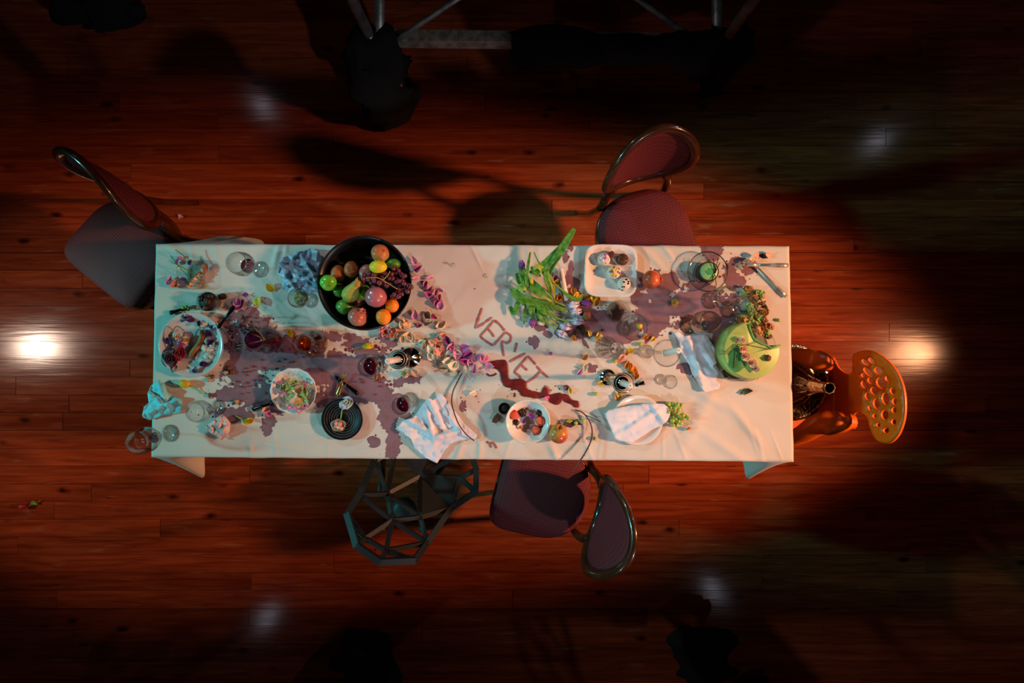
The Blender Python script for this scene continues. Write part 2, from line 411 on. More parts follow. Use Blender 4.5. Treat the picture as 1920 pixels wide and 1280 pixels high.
def cloth():
    nx, ny = 600, 204
    V = np.zeros((ny+1, nx+1, 3)); D = np.zeros((ny+1, nx+1))
    tl, tr, br, bl = CT
    for j in range(ny+1):
        v = j/ny; a = tl.lerp(bl, v); b = tr.lerp(br, v)
        for i in range(nx+1):
            p = a.lerp(b, i/nx); x, y = p.x, p.y
            e = min(i/nx*2.4, (1-i/nx)*2.4, v*.82, (1-v)*.82)
            z = cz(x, y)
            if e < .012: z -= .006*(1-e/.012)**2
            wob = .0025*noise.noise(Vector((x*11, y*11, 9)))
            if j in (0, ny): y += wob
            if i in (0, nx): x += wob
            V[j, i] = (x, y, z)
            D[j, i] = dens(960+x*FPX/1.85, 640-y*FPX/1.85, STAIN)
    verts = [tuple(q) for q in V.reshape(-1, 3)]; dl = list(D.reshape(-1))
    w = nx+1
    F = [(j*w+i, (j+1)*w+i, (j+1)*w+i+1, j*w+i+1) for j in range(ny) for i in range(nx)]
    # perimeter, clockwise seen from above: top edge, right edge, bottom edge, left edge
    per = [(i, 0) for i in range(nx)]+[(nx, j) for j in range(ny)]+[(i, ny) for i in range(nx, 0, -1)]+[(0, j) for j in range(ny, 0, -1)]
    flares = [('b', -1.335, .045, .135), ('b', 1.02, .05, .13), ('t', -1.22, .10, .07), ('t', -1.10, .06, .055), ('t', 1.0, .05, .028)]
    rows = 9; drop = .26; prev = [j*w+i for i, j in per]; n = len(per)
    for rr in range(1, rows+1):
        d = drop*rr/rows; cur = []
        for k, (i, j) in enumerate(per):
            x, y, z = V[j, i]
            nx_, ny_ = 0.0, 0.0
            if j == 0: ny_ = 1
            if j == ny: ny_ = -1
            if i == 0: nx_ = -1
            if i == nx: nx_ = 1
            dl_ = math.hypot(nx_, ny_); nx_ /= dl_; ny_ /= dl_
            o = .004*min(1, rr/1.5)+(d/drop)*.010*(1+math.sin(k*.055+2*math.sin(k*.013)))
            off = o
            for (s, x0, wd_, mag) in flares:
                if (s == 'b' and j == ny) or (s == 't' and j == 0):
                    off += mag*(d/drop)**1.1*math.exp(-((x-x0)/wd_)**2)
            wf = max([math.exp(-((x-x0)/wd_)**2) for (s, x0, wd_, mag) in flares if (s == 'b' and j == ny) or (s == 't' and j == 0)] or [0])
            hem = d*(1+.04*math.sin(k*.021))*((.62+.38*wf) if j in (0, ny) else (.36 if i == nx else .6))
            cur.append(len(verts)); verts.append((x+nx_*off, y+ny_*off, z-.004-hem)); dl.append(0)
        for k in range(n):
            k2 = (k+1) % n
            F.append((prev[k], prev[k2], cur[k2], cur[k]))
        prev = cur
    me = mesh('tablecloth', (verts, F))
    at = me.attributes.new('stain', 'FLOAT', 'POINT'); at.data.foreach_set('value', np.array(dl, dtype=np.float32))
    return me
def cloth_mat():
    m = bpy.data.materials.new('stained_white_linen'); m.use_nodes = True; nt = m.node_tree; N = nt.nodes; L = nt.links
    b = N['Principled BSDF']; b.inputs['Roughness'].default_value = .8; b.inputs['Specular IOR Level'].default_value = .12
    geo = N.new('ShaderNodeNewGeometry'); at = N.new('ShaderNodeAttribute'); at.attribute_name = 'stain'
    def noise_n(sc, det=4, dist=0):
        n = N.new('ShaderNodeTexNoise'); n.inputs['Scale'].default_value = sc; n.inputs['Detail'].default_value = det; n.inputs['Distortion'].default_value = dist
        L.new(geo.outputs['Position'], n.inputs['Vector']); return n
    def math_n(op, a, bb, c=None):
        n = N.new('ShaderNodeMath'); n.operation = op
        for i, q in enumerate((a, bb, c)):
            if q is None: continue
            if isinstance(q, (int, float)): n.inputs[i].default_value = q
            else: L.new(q, n.inputs[i])
        return n.outputs[0]
    def ramp(fac, p0, c0, p1, c1):
        r = N.new('ShaderNodeValToRGB'); e = r.color_ramp.elements
        e[0].position = p0; e[0].color = c0; e[1].position = p1; e[1].color = c1; L.new(fac, r.inputs['Fac']); return r.outputs['Color']
    K, O = (0, 0, 0, 1), (1, 1, 1, 1)
    n1 = noise_n(16, 5, .4); n2 = noise_n(60, 3)
    s = math_n('ADD', at.outputs['Fac'], math_n('MULTIPLY', math_n('SUBTRACT', n1.outputs['Fac'], .5), 2.1))
    s = math_n('ADD', s, math_n('MULTIPLY', math_n('SUBTRACT', n2.outputs['Fac'], .5), .6))
    mask = ramp(s, .60, K, .645, O)
    rim = ramp(s, .62, (1, 1, 1, 1), .80, K)           # darker dried edge
    # splatter drops near the stains
    vo = N.new('ShaderNodeTexVoronoi'); vo.inputs['Scale'].default_value = 70; L.new(geo.outputs['Position'], vo.inputs['Vector'])
    sep = N.new('ShaderNodeSeparateColor'); L.new(vo.outputs['Color'], sep.inputs[0])
    rad = math_n('MULTIPLY', math_n('MAXIMUM', math_n('SUBTRACT', math_n('MULTIPLY', sep.outputs[0], math_n('ADD', math_n('MULTIPLY', at.outputs['Fac'], 1.2), .55)), .52), 0), .62)
    dr = math_n('LESS_THAN', vo.outputs['Distance'], rad)
    base = N.new('ShaderNodeMix'); base.data_type = 'RGBA'; base.inputs[6].default_value = lin('d8d0c4'); base.inputs[7].default_value = lin('c9c0b4')
    nb = noise_n(7, 4); L.new(nb.outputs['Fac'], base.inputs[0])
    wine = N.new('ShaderNodeMix'); wine.data_type = 'RGBA'; wine.inputs[6].default_value = lin('9a707c'); wine.inputs[7].default_value = lin('56283a')
    L.new(noise_n(9, 5).outputs['Fac'], wine.inputs[0])
    w2 = N.new('ShaderNodeMix'); w2.data_type = 'RGBA'; L.new(math_n('MULTIPLY', rim, .35), w2.inputs[0]); L.new(wine.outputs[2], w2.inputs[6]); w2.inputs[7].default_value = lin('5e2a3c')
    m1 = N.new('ShaderNodeMix'); m1.data_type = 'RGBA'; L.new(math_n('MULTIPLY', mask, .93), m1.inputs[0]); L.new(base.outputs[2], m1.inputs[6]); L.new(w2.outputs[2], m1.inputs[7])
    m2 = N.new('ShaderNodeMix'); m2.data_type = 'RGBA'; L.new(math_n('MULTIPLY', math_n('MULTIPLY', dr, math_n('SUBTRACT', 1.15, mask)), .85), m2.inputs[0]); L.new(m1.outputs[2], m2.inputs[6]); m2.inputs[7].default_value = lin('6a2133')
    L.new(m2.outputs[2], b.inputs['Base Color'])
    wv = N.new('ShaderNodeTexNoise'); wv.inputs['Scale'].default_value = 900; L.new(geo.outputs['Position'], wv.inputs['Vector'])
    cr = noise_n(34, 4, 1.2)
    hh = math_n('ADD', math_n('MULTIPLY', wv.outputs['Fac'], .08), math_n('MULTIPLY', cr.outputs['Fac'], .6))
    bp = N.new('ShaderNodeBump'); bp.inputs['Strength'].default_value = .25; bp.inputs['Distance'].default_value = .003
    L.new(hh, bp.inputs['Height']); L.new(bp.outputs['Normal'], b.inputs['Normal'])
    return m
tcl = link('tablecloth', cloth(), cloth_mat())
tag(tcl, 'wine-stained white tablecloth covering the long table', 'tablecloth')

# ------------------------------------------------------------------ medallion chairs
def weave(name, c1, c2, scale):
    m = bpy.data.materials.new(name); m.use_nodes = True; nt = m.node_tree; N = nt.nodes; L = nt.links; b = N['Principled BSDF']
    tc = N.new('ShaderNodeTexCoord'); mp = N.new('ShaderNodeMapping'); mp.inputs['Rotation'].default_value = (0, 0, .785)
    L.new(tc.outputs['Object'], mp.inputs['Vector'])
    ck = N.new('ShaderNodeTexChecker'); ck.inputs['Scale'].default_value = scale; L.new(mp.outputs[0], ck.inputs['Vector'])
    ck.inputs['Color1'].default_value = lin(c1); ck.inputs['Color2'].default_value = lin(c2)
    nz = N.new('ShaderNodeTexNoise'); nz.inputs['Scale'].default_value = 8; L.new(tc.outputs['Object'], nz.inputs['Vector'])
    hs = N.new('ShaderNodeHueSaturation'); mr = N.new('ShaderNodeMapRange'); mr.inputs['To Min'].default_value = .8; mr.inputs['To Max'].default_value = 1.2
    L.new(nz.outputs['Fac'], mr.inputs['Value']); L.new(mr.outputs[0], hs.inputs['Value']); L.new(ck.outputs['Color'], hs.inputs['Color'])
    L.new(hs.outputs[0], b.inputs['Base Color']); b.inputs['Roughness'].default_value = .8
    bp = N.new('ShaderNodeBump'); bp.inputs['Strength'].default_value = .5; bp.inputs['Distance'].default_value = .002
    L.new(ck.outputs['Fac'], bp.inputs['Height']); L.new(bp.outputs['Normal'], b.inputs['Normal'])
    return m
FAB = weave('red_dotted_upholstery', '6c121c', '480a12', 120)
MAH = pm('dark_mahogany', '4a2412', '33170b', 14, .22, coat=.5)
def seat_outline(n=48, s=1.0):
    out = []
    for k in range(n):
        a = 2*PI*k/n; c, q = math.cos(a), math.sin(a)
        y = (abs(q)**.34)*(1 if q > 0 else -1); x = (abs(c)**.34)*(1 if c > 0 else -1)
        if q > 0: x = (abs(c)**.85)*(1 if c > 0 else -1); y = abs(q)**.9
        w = .205+.012*max(0, -y)
        out.append((x*w*s, y*.205*s-.0))
    return out
def seat_mesh():
    n = 48; o = seat_outline(n); rows = [(.97, .405), (1.0, .415), (1.0, .435), (.965, .449), (.85, .459), (.6, .467), (.3, .471)]
    V = [(x*s, y*s, z) for s, z in rows for x, y in o]; V.append((0, 0, .472)); V.append((0, 0, .405))
    F = [(i*n+k, i*n+(k+1) % n, (i+1)*n+(k+1) % n, (i+1)*n+k) for i in range(len(rows)-1) for k in range(n)]
    F += [(len(V)-2, (len(rows)-1)*n+k, (len(rows)-1)*n+(k+1) % n) for k in range(n)]+[(len(V)-1, (k+1) % n, k) for k in range(n)]
    return V, F
BA, BB, BZ = .175, .185, .69          # back oval half-width, half-height, centre height
def back_pt(x, dz):
    """point of the curved, raked back surface at lateral x and height dz above the oval's centre"""
    return Vector((x, .232+.15*(dz+BB+.05)-2.1*x*x, BZ+dz*.98))
def medallion_chair(label, px, py, face):
    p = W(px, py, .47); c = thing('medallion_chair', label, 'chair', (p.x, p.y, 0), math.atan2(face[0], -face[1]), 'red upholstered medallion chairs')
    part('seat', seat_mesh(), FAB, c)
    n = 48; o = seat_outline(n, 1.035)
    part('seat_frame', extrude(o, .365, .412, .008), MAH, c)
    V, F = [], []; nr = 56
    for k in range(nr):
        a = 2*PI*k/nr; f = lambda s: back_pt(BA*s*math.cos(a), BB*s*math.sin(a))
        cc_ = f(1.0); rd = (f(1.05)-f(.95)).normalized(); nn = rd.cross(Vector((-math.sin(a)*BA, 0, math.cos(a)*BB)).normalized()).normalized()
        for q in range(10):
            t = 2*PI*q/10; V.append(cc_+rd*.020*math.cos(t)+nn*.016*math.sin(t))
    F = [(k*10+q, k*10+(q+1) % 10, ((k+1) % nr)*10+(q+1) % 10, ((k+1) % nr)*10+q) for k in range(nr) for q in range(10)]
    part('back_frame', (V, F), MAH, c)
    # padded panel filling the oval, both faces domed
    rows = 6; nseg = 40; VV, FF = [], []
    for side in (1, -1):
        base = len(VV)
        for i in range(1, rows+1):
            for k in range(nseg):
                a = 2*PI*k/nseg; s = i/rows*.93
                q = back_pt(BA*s*math.cos(a), BB*s*math.sin(a)); q.y -= side*(.006+.012*(1-(i/rows)**2)); VV.append(q)
        q = back_pt(0, 0); q.y -= side*.018; VV.append(q); cc = len(VV)-1
        for k in range(nseg):
            k2 = (k+1) % nseg
            f = (cc, base+k, base+k2); FF.append(f if side > 0 else f[::-1])
            for i in range(rows-1):
                f = (base+i*nseg+k, base+(i+1)*nseg+k, base+(i+1)*nseg+k2, base+i*nseg+k2); FF.append(f if side > 0 else f[::-1])
    b2 = len(VV)//2
    for k in range(nseg):
        k2 = (k+1) % nseg; FF.append((b2*0+(rows-1)*nseg+k, b2+(rows-1)*nseg+k, b2+(rows-1)*nseg+k2, (rows-1)*nseg+k2))
    part('back_panel', (VV, FF), FAB, c)
    for s in (-1, 1):
        q = back_pt(s*.11, -BB*.80)
        part('rear_leg', tube(smooth_path([(q.x, q.y, q.z), (s*.135, .205, .50), (s*.15, .185, .40), (s*.165, .215, .2), (s*.175, .275, .0)], 5), [.019]*11+[.016]*10, 8), MAH, c)
        part('front_leg', tube([(s*.175, -.165, .37), (s*.185, -.175, .18), (s*.185, -.175, 0)], [.021, .017, .013], 8), MAH, c)
    return c
medallion_chair('red medallion chair turned away from the table at its back left corner', 222, 462, (-.63, -.77))
medallion_chair('brightly lit red medallion chair drawn up behind the plate of chocolates', 1215, 440, (.27, -.96))
medallion_chair('red medallion chair sideways at the near edge, beside the black lattice chair', 1020, 925, (-.967, .25))

# ------------------------------------------------------------------ black faceted lattice chair
BLK = pm('black_cast_aluminium', '0f1717', '0a1010', 10, .55)
def lattice_chair():
    P = dict(a=(651, 963, .72), b=(674, 927, .66), c=(703, 862, .55), d=(726, 925, .55), u=(735, 975, .64), e=(788, 969, .55), f=(801, 1017, .64),
        g=(777, 1050, .74), h=(713, 1053, .80), i=(669, 1023, .80), j=(684, 1009, .75), k=(724, 1032, .75), l=(788, 892, .44), m=(893, 880, .47),
        n=(892, 922, .47), o=(846, 952, .49), q=(862, 896, .455), r=(812, 838, .45), s=(742, 842, .48), v=(880, 842, .46))
    Q = {k: W(*v) for k, v in P.items()}; ctr = W(790, 905, 0)
    root = thing('lattice_chair', 'black faceted lattice armchair at the near edge, left of the red chair', 'chair', (ctr.x, ctr.y, 0))
    L = lambda k: Q[k]-Vector((ctr.x, ctr.y, 0))
    def bar(a, b, w=.016, t=.012):
        p, q = L(a), L(b); d = q-p; u = d.normalized(); sd = u.cross(Vector((0, 0, 1))).normalized(); n = sd.cross(u)
        V = [p0+sd*sx*w/2+n*sz*t/2 for p0 in (p-u*.004, q+u*.004) for sx, sz in ((-1, -1), (1, -1), (1, 1), (-1, 1))]
        return V, [(0, 1, 2, 3), (7, 6, 5, 4), (0, 4, 5, 1), (1, 5, 6, 2), (2, 6, 7, 3), (3, 7, 4, 0)]
    rim = 'ab bc cs ai ih hg gf fo on nm mv vr rs'.split()
    back = 'bd du ub ue uf uk uj aj jk kf kg kh ji de ef dc dl'.split()
    seat = 'el eo lo lq qo qn qm lr ls lv ds'.split()
    for e in rim: part('rim_bar', bar(e[0], e[1], .024, .016), BLK, root, False)
    for e in back: part('back_bar', bar(e[0], e[1], .017), BLK, root, False)
    for e in seat: part('seat_bar', bar(e[0], e[1], .02), BLK, root, False)
    def tri(a, b, c):
        A, B, C = L(a), L(b), L(c); z = Vector((0, 0, .006))
        return [A-z, B-z, C-z, A+z, B+z, C+z], [(0, 2, 1), (3, 4, 5), (0, 1, 4, 3), (1, 2, 5, 4), (2, 0, 3, 5)]
    for t in ('elo', 'loq', 'lrs'): part('seat_panel', tri(*t), BLK, root, False)
    for (x, y) in ((-.2, .17), (.17, .17), (-.19, -.2), (.16, -.2)):
        part('leg', tube([(x*.5, y*.4, .43), (x, y, .0)], [.016, .012], 8), BLK, root)
    part('hub', lathe([(0, .40), (.05, .40), (.06, .425), (.03, .44), (0, .44)], 16), BLK, root)
lattice_chair()

# ------------------------------------------------------------------ orange moulded chair with perforated back
ORG = pm('orange_moulded_plastic', 'e0660a', 'cc5a08', 6, .38, coat=.2)
def orange_chair():
    def Z(px, py):
        # seat low by the table, neck rising to the round back, back raked away
        t = (px-1490)/205
        if t < .32: z = .43+.02*t
        elif t < .58: z = .436+.15*((t-.32)/.26)**1.6
        else: z = .586+.20*((t-.58)/.42)
        return z+.02*((py-735)/90)**2*(1 if t > .5 else 0)
    p0 = W(1470, 735, .43); root = thing('perforated_chair', 'orange moulded plastic armchair with round perforated back at the table end', 'chair', (p0.x, p0.y, 0))
    o0 = Vector((p0.x, p0.y, 0))
    out = [(1395, 668), (1470, 664), (1520, 678), (1556, 668), (1566, 672), (1574, 688), (1585, 698), (1597, 701), (1604, 694), (1604, 668), (1612, 659), (1626, 656), (1645, 660), (1668, 676), (1686, 698), (1697, 725), (1701, 755), (1699, 785),
           (1690, 812), (1676, 828), (1660, 831), (1645, 822), (1636, 803), (1632, 785), (1624, 776), (1612, 772), (1604, 776), (1596, 790), (1560, 800), (1500, 806), (1395, 806)]
    zh = [(818, 388, 45, 24, .7), (875, 372, 38, 24, .7), (845, 478, 62, 30, .75), (940, 465, 48, 36, .6), (797, 507, 24, 22, .5), (865, 558, 36, 28, .8), (803, 595, 42, 25, 1.1), (965, 580, 62, 46, 1.0), (1022, 545, 38, 22, 1.1),
          (900, 652, 46, 36, .8), (837, 705, 40, 26, 1.2), (1072, 655, 38, 30, 1.1), (1005, 725, 60, 40, 1.4), (918, 772, 54, 32, 1.4), (1088, 750, 34, 28, 1.4), (857, 812, 30, 18, 1.2), (1000, 875, 50, 40, 1.4), (1085, 830, 32, 30, 1.5),
          (903, 885, 26, 22, 1.4), (938, 968, 26, 22, 0), (1012, 1020, 34, 28, 0), (1082, 940, 32, 30, 1)]
    holes = []
    for (x, y, a, b, r_) in zh:
        cx, cy = 1460+x/4.923, 600+y/4.923; a /= 4.923; b /= 4.923
        holes.append([(cx+a*math.cos(t)*math.cos(r_)-b*math.sin(t)*math.sin(r_), cy+a*math.cos(t)*math.sin(r_)+b*math.sin(t)*math.cos(r_)) for t in [2*PI*k/14 for k in range(14)]])
    out = [tuple(p[:2]) for p in smooth_path([(x, y, 0) for x, y in out]+[(out[0][0], out[0][1], 0)], 3)][:-1]
    f = lambda x, y: W(x, y, Z(x, y))-o0
    V, F = sheet(out, 9, f, .012, holes)
    part('shell', (V, F), ORG, root)
    # armrests: broad curved straps rising from the seat edges
    def strap(pts, wid):
        path = smooth_path([W(*p)-o0 for p in pts], 6); G = []
        n = len(path)
        for i, p in enumerate(path):
            t = (path[min(n-1, i+1)]-path[max(0, i-1)]).normalized(); s = t.cross(Vector((0, 0, 1))).normalized(); w = wid(i/(n-1))
            G.append([p+s*w*v+Vector((0, 0, -.018*v*v)) for v in (-1, -.5, 0, .5, 1)])
        return grid_solid(G, .012)
    part('armrest', strap([(1480, 830, .46), (1510, 815, .53), (1545, 796, .60), (1585, 793, .615), (1606, 792, .60)], lambda u: .028+.022*math.sin(PI*min(1, u*1.1))), ORG, root)
    part('armrest', strap([(1484, 668, .50), (1505, 670, .535), (1525, 673, .57), (1545, 677, .58), (1562, 686, .56)], lambda u: .024+.014*math.sin(PI*u)), ORG, root)
    for (x, y) in ((-.12, .15), (-.12, -.19), (.17, .15), (.17, -.19)):
        part('leg', tube([(x*.7, y*.8, .425), (x, y, 0)], [.018, .012], 8), ORG, root)
    return root
orange_chair()

# ------------------------------------------------------------------ pierced metal lantern and tray on the orange chair
SILV = pm('tarnished_silver', 'b9a68c', '8a7a66', 60, .22, metal=1, bump=.5, bscale=90)
SILVD = pm('dark_pierced_metal', '6b5a46', '4a3c2e', 40, .3, metal=1, bump=.6, bscale=70)
tp = Vector((1.215, -.178, .4475))
tr = thing('silver_tray', 'round ornate silver tray on the orange chair seat', 'tray', tp)
part('dish', lathe([(0, 0), (.12, 0), (.155, .018), (.168, .022), (.167, .026), (.152, .022), (.118, .006), (0, .006)], 48, lambda a, i: 1+.012*math.sin(24*a) if i in (3, 4) else 1), SILV, tr)
part('engraved_band', lathe([(.095, .0065), (.112, .0065), (.115, .010), (.11, .0115), (.098, .0115), (.095, .0065)], 40), SILV, tr)
lp = Vector((1.166, -.171, .4535+.0065))
ln = thing('metal_lantern', 'pierced metal lantern with tall open neck between table and orange chair', 'lantern', lp)
lbody = part('body', lathe([(0, 0), (.06, 0), (.072, .02), (.086, .06), (.083, .10), (.062, .15), (.042, .20), (.028, .25)], 8), SILVD, ln, False)
part('neck', lathe([(.028, .25), (.022, .29), (.0195, .33), (.022, .345), (.018, .345), (.0155, .33), (.017, .29)], 8), SILV, ln, False)
for k in range(8):
    a = 2*PI*k/8; c_, s_ = math.cos(a), math.sin(a)
    part('rib', tube([(r_*c_, r_*s_, z_) for r_, z_ in ((.072, .02), (.0865, .06), (.0835, .10), (.0625, .15), (.043, .20), (.029, .25))], .003, 6), SILV, ln)
    a += PI/8
    part('window', xf(box(0, 0, 0, .004, .036, .04), (.079*math.cos(a), .079*math.sin(a), .08), (0, 0, a)), pm('amber_lantern_glass', '6a4a28', '4a3018', 30, .15, coat=.6), lbody, False)

# ------------------------------------------------------------------ scaffold tower over the table, feet wrapped in black cloth
STL = pm('grey_scaffold_tube', '9aa09a', '6f756f', 18, .45, metal=.6, bump=.2)
ALU = pm('worn_aluminium_beam', 'b0a898', '7d766a', 30, .4, metal=.5, bump=.2)
sc_ = thing('scaffold_tower', 'grey tubular scaffold behind the table with base beam and diagonal braces', 'scaffold', W(1030, 60, 0))
so = W(1030, 60, 0); so.z = 0
def sct(name, pts, r, mat=STL): part(name, tube([W(*p)-so for p in pts], r, 10), mat, sc_)
bz = .30
zb = lambda x, y, z: W(x, y, z)-so
b0, b1 = zb(712, 72, bz), zb(1352, 80, bz)
part('base_beam', (lambda c: c)(xf(box(0, 0, 0, (b1-b0).length, .05, .06), (b0+b1)/2, (0, 0, math.atan2(b1.y-b0.y, b1.x-b0.x)))), ALU, sc_, False)
pl, pr = W(690, 62, .40), W(1368, 64, .40)
for p in (pl, pr):
    part('post', tube([p-so, Vector((p.x, p.y, 2.3))-so], .024, 10), STL, sc_)
    part('foot_post', tube([Vector((p.x, p.y, .06))-so, p-so], .02, 10), STL, sc_)
    part('side_rail', tube([Vector((p.x+(.04 if p.x < 0 else -.04), p.y, .36))-so, Vector((p.x+(.04 if p.x < 0 else -.04), p.y+1.1, .36))-so], .024, 10), STL, sc_)
sct('brace', [(738, 78, .33), (855, 0, .40), (1000, -96, .5)], .012)
sct('brace', [(1305, 76, .33), (1197, 0, .40), (1050, -100, .5)], .012)
q = W(716, 78, bz)-so
for k, (dx, dy) in enumerate(((.0, -.03), (.03, -.03))):
    part('clamp', tube([q+Vector((dx, dy, .0)), q+Vector((dx*1.6, dy-.09, -.05)), q+Vector((dx*3, dy-.17, -.12))], [.016, .011, .009], 8), pm('rusty_clamp', '8a5a30', '5a3418', 40, .6, metal=.4), sc_)
BC = pm('black_molton_cloth', '07070a', '040405', 10, .95, bump=.4, bscale=20)
def bundle(label, pts, rad, seed, noisea=.22):
    """a drape of black cloth bundled around a scaffold part: (px, py, z) spine"""
    path = smooth_path([W(*p) for p in pts], 5); n = len(path); c = Vector((path[0].x, path[0].y, 0))
    V, F = tube([p-c for p in path], [rad(i/(n-1)) for i in range(n)], 20)
    out = []
    for v in V:
        v = Vector(v); k = noise.noise(v*9+Vector((seed*5, 0, 0)))*noisea*.4+noise.noise(v*24+Vector((0, seed, 0)))*noisea*.14
        v = v+Vector((k, k*.6, k*.4)); v.z = max(v.z, .004-c.z); out.append(v)
    single('black_drape', (out, F), BC, label, 'drape', c, group='black cloth wrapped round the scaffold')
bundle('black cloth bundled round the left scaffold foot behind the table', [(690, 52, .40), (700, 110, .28), (715, 160, .15), (742, 185, .08), (770, 182, .06)], lambda u: .06+.09*math.sin(PI*min(1, u*.95)), 1)
bundle('long black cloth wrapped along the right half of the scaffold beam', [(958, 90, .30), (1100, 92, .30), (1250, 96, .30), (1395, 92, .31)], lambda u: .07+.015*math.sin(9*u), 2, .12)
bundle('black cloth bundled round the right scaffold foot behind the table', [(1385, 75, .36), (1365, 120, .25), (1335, 160, .1), (1325, 180, .05)], lambda u: .075-.035*u, 3)
bundle('dark cloth heap on the floor in the far back left corner', [(150, 5, .06), (200, 10, .1), (235, 22, .05), (262, 40, .02)], lambda u: .12-.08*u, 4)
bundle('black cloth heap on the floor in front of the table, left one', [(655, 1212, .05), (690, 1235, .14), (690, 1290, .16), (690, 1340, .1)], lambda u: .09+.07*u, 5)
bundle('black cloth heap on the floor in front of the table, right one', [(1270, 1215, .06), (1320, 1225, .12), (1345, 1215, .08)], lambda u: .10+.03*math.sin(PI*u), 6)
bundle('small black cloth heap at the bottom edge right of the right heap', [(1400, 1290, .04), (1440, 1290, .05)], lambda u: .05, 7)

# ================================================================== things on the table
GL = thin_glass('clear_glass', edge=.3); GLD = thin_glass('smoky_glass', 'e6e0dc', edge=.3); GLP = thin_glass('purple_glass', 'dc86b0', edge=.35)
WINE = pm('red_wine', '3a0612', '4a0a18', 8, .08, coat=.5); ROSE = pm('diluted_wine', '7a2028', '8e3036', 8, .1, coat=.4)
AMB = pm('amber_spirit', 'c06a10', 'a04c08', 10, .08, coat=.6, trans=.5)
WHT = pm('white_porcelain', 'e8e2da', 'dfd8d0', 6, .22, coat=.3); BLP = pm('black_stoneware', '141316', '0c0b0e', 10, .35)
SIL = pm('polished_silver', 'd8d6d0', 'c4c2bc', 30, .1, metal=1); CUT = pm('worn_silver_plate', 'c4c0b8', '8f8a80', 40, .3, metal=.55, bump=.2, bscale=120); DST = pm('dark_steel', '2a2a2c', '1b1b1d', 30, .25, metal=.9)
WAX = pm('white_wax', 'f2e8dc', 'e8dccc', 12, .45, sss=.3)

def wine_glass(label, px, py, h=.165, rb=.041, rf=.032, wine=0, wmat=None, mat=None, group='stemmed wine glasses', name='wine_glass'):
    mat = mat or GL; p = on(px, py, rf); g = thing(name, label, 'glass', p, 0, group); hs = h*.42
    t = .0012
    outer = [(rf, .0015), (rf*.6, .004), (.006, .010), (.0042, .03), (.0042, hs-.01), (.010, hs), (rb*.72, hs+.02), (rb*.98, hs+.045), (rb, hs+.06), (rb*.9, h-.01), (rb*.82, h)]
    inner = [(r-t, z) for r, z in reversed(outer[6:])]+[(.004, hs+.006), (0, hs+.005)]
    part('foot', lathe([(0, 0), (rf, 0), (rf, .0015), (rf*.6, .004), (.006, .010), (0, .012)], 32), mat, g)
    part('stem', lathe([(0, .010), (.006, .010), (.0042, .03), (.0042, hs-.01), (.010, hs), (0, hs+.002)], 14), mat, g)
    part('bowl', lathe([(0, hs)]+outer[5:]+inner, 36), mat, g)
    if wine:
        zt = hs+.006+(h-hs)*wine
        pr = [(0, hs+.0065)]
        for i in range(1, 7):
            z = hs+.0065+(zt-hs-.0065)*i/6
            # radius of the inner wall at z
            rr = 0
            for (r0, z0), (r1, z1) in zip(outer[5:], outer[6:]):
                if z0 <= z <= z1: rr = r0+(r1-r0)*(z-z0)/(z1-z0)
            pr.append((max(.003, rr-t*2), z))
        pr.append((0, zt)); part('wine', lathe(pr, 30), wmat or WINE, g)
    return g
wine_glass('stemmed glass with a little red wine beside the crumpled blue napkin', 488, 505, .165, .043, .031, .12, ROSE)
wine_glass('wine glass with red dregs overhanging the near left table corner', 320, 812, .17, .046, .033, .05, WINE)
wine_glass('empty stemmed glass next to the turquoise napkin', 410, 763, .14, .04, .028)
wine_glass('glass with gold flakes at the foot of the blue napkin', 582, 563, .125, .036, .028, .3, pm('gold_flecked_syrup', '9a8a4a', '5a6458', 60, .1, coat=.5, lo=.45, hi=.55))
wine_glass('half full red wine glass left of the silver candlestick', 713, 683, .17, .04, .030, .28)
wine_glass('half full red wine glass touching the large white napkin', 770, 750, .175, .036, .030, .26)
wine_glass('empty wine glass standing in spilt wine nearest the black rimmed plate', 1331, 563, .165, .041, .033, .0)
wine_glass('empty wine glass standing in spilt wine next to the green crumbs', 1365, 579, .165, .040, .032, .0)
wine_glass('large smoky wine glass leaning over the folded paper napkin', 1292, 608, .205, .043, .036, mat=GLD)
wine_glass('small clear liqueur glass between the candlestick and paper napkin', 1238, 711, .13, .026, .021)
# coupe with ice and a yellow cube
p = on(1171, 616, .03); g = thing('coupe_glass', 'wide glass coupe holding ice and a yellow fruit cube', 'glass', p)
part('foot', lathe([(0, 0), (.03, 0), (.03, .002), (.008, .008), (0, .01)], 30), GL, g); part('stem', lathe([(0, .008), (.006, .008), (.0045, .05), (.008, .09), (0, .092)], 12), GL, g)
part('bowl', lathe([(0, .09), (.008, .09), (.035, .105), (.046, .13), (.047, .155), (.0455, .155), (.0445, .13), (.034, .107), (0, .095)], 36), GL, g)
def fl(px, py, z): return W(px, py, z)
CUB = pm('yellow_mango', 'e8c020', 'd89a10', 20, .4, sss=.1); ICE = pm('ice', 'e8eef0', 'd0dade', 15, .08, trans=.7)
def rounded_cube(s, b=.22):
    V, F = sphere(1, 16, 10); return [tuple(math.copysign(abs(c)**.45, c)*s/2*.9 for c in v) for v in V], F
single('fruit_cube', rounded_cube(.019), CUB, 'yellow fruit cube in the glass coupe', 'fruit', W(1199, 611, TZ+.125), (.4, .3, .5))
for k, (x, y, z) in enumerate(((1183, 600, .118), (1190, 596, .12))):
    single('ice_cube', rounded_cube(.02), ICE, ('left clear ice cube in the glass coupe', 'right clear ice cube in the glass coupe')[k], 'ice', W(x, y, TZ+z), (.2*k, .5, .3+k), 'ice cubes in the coupe')
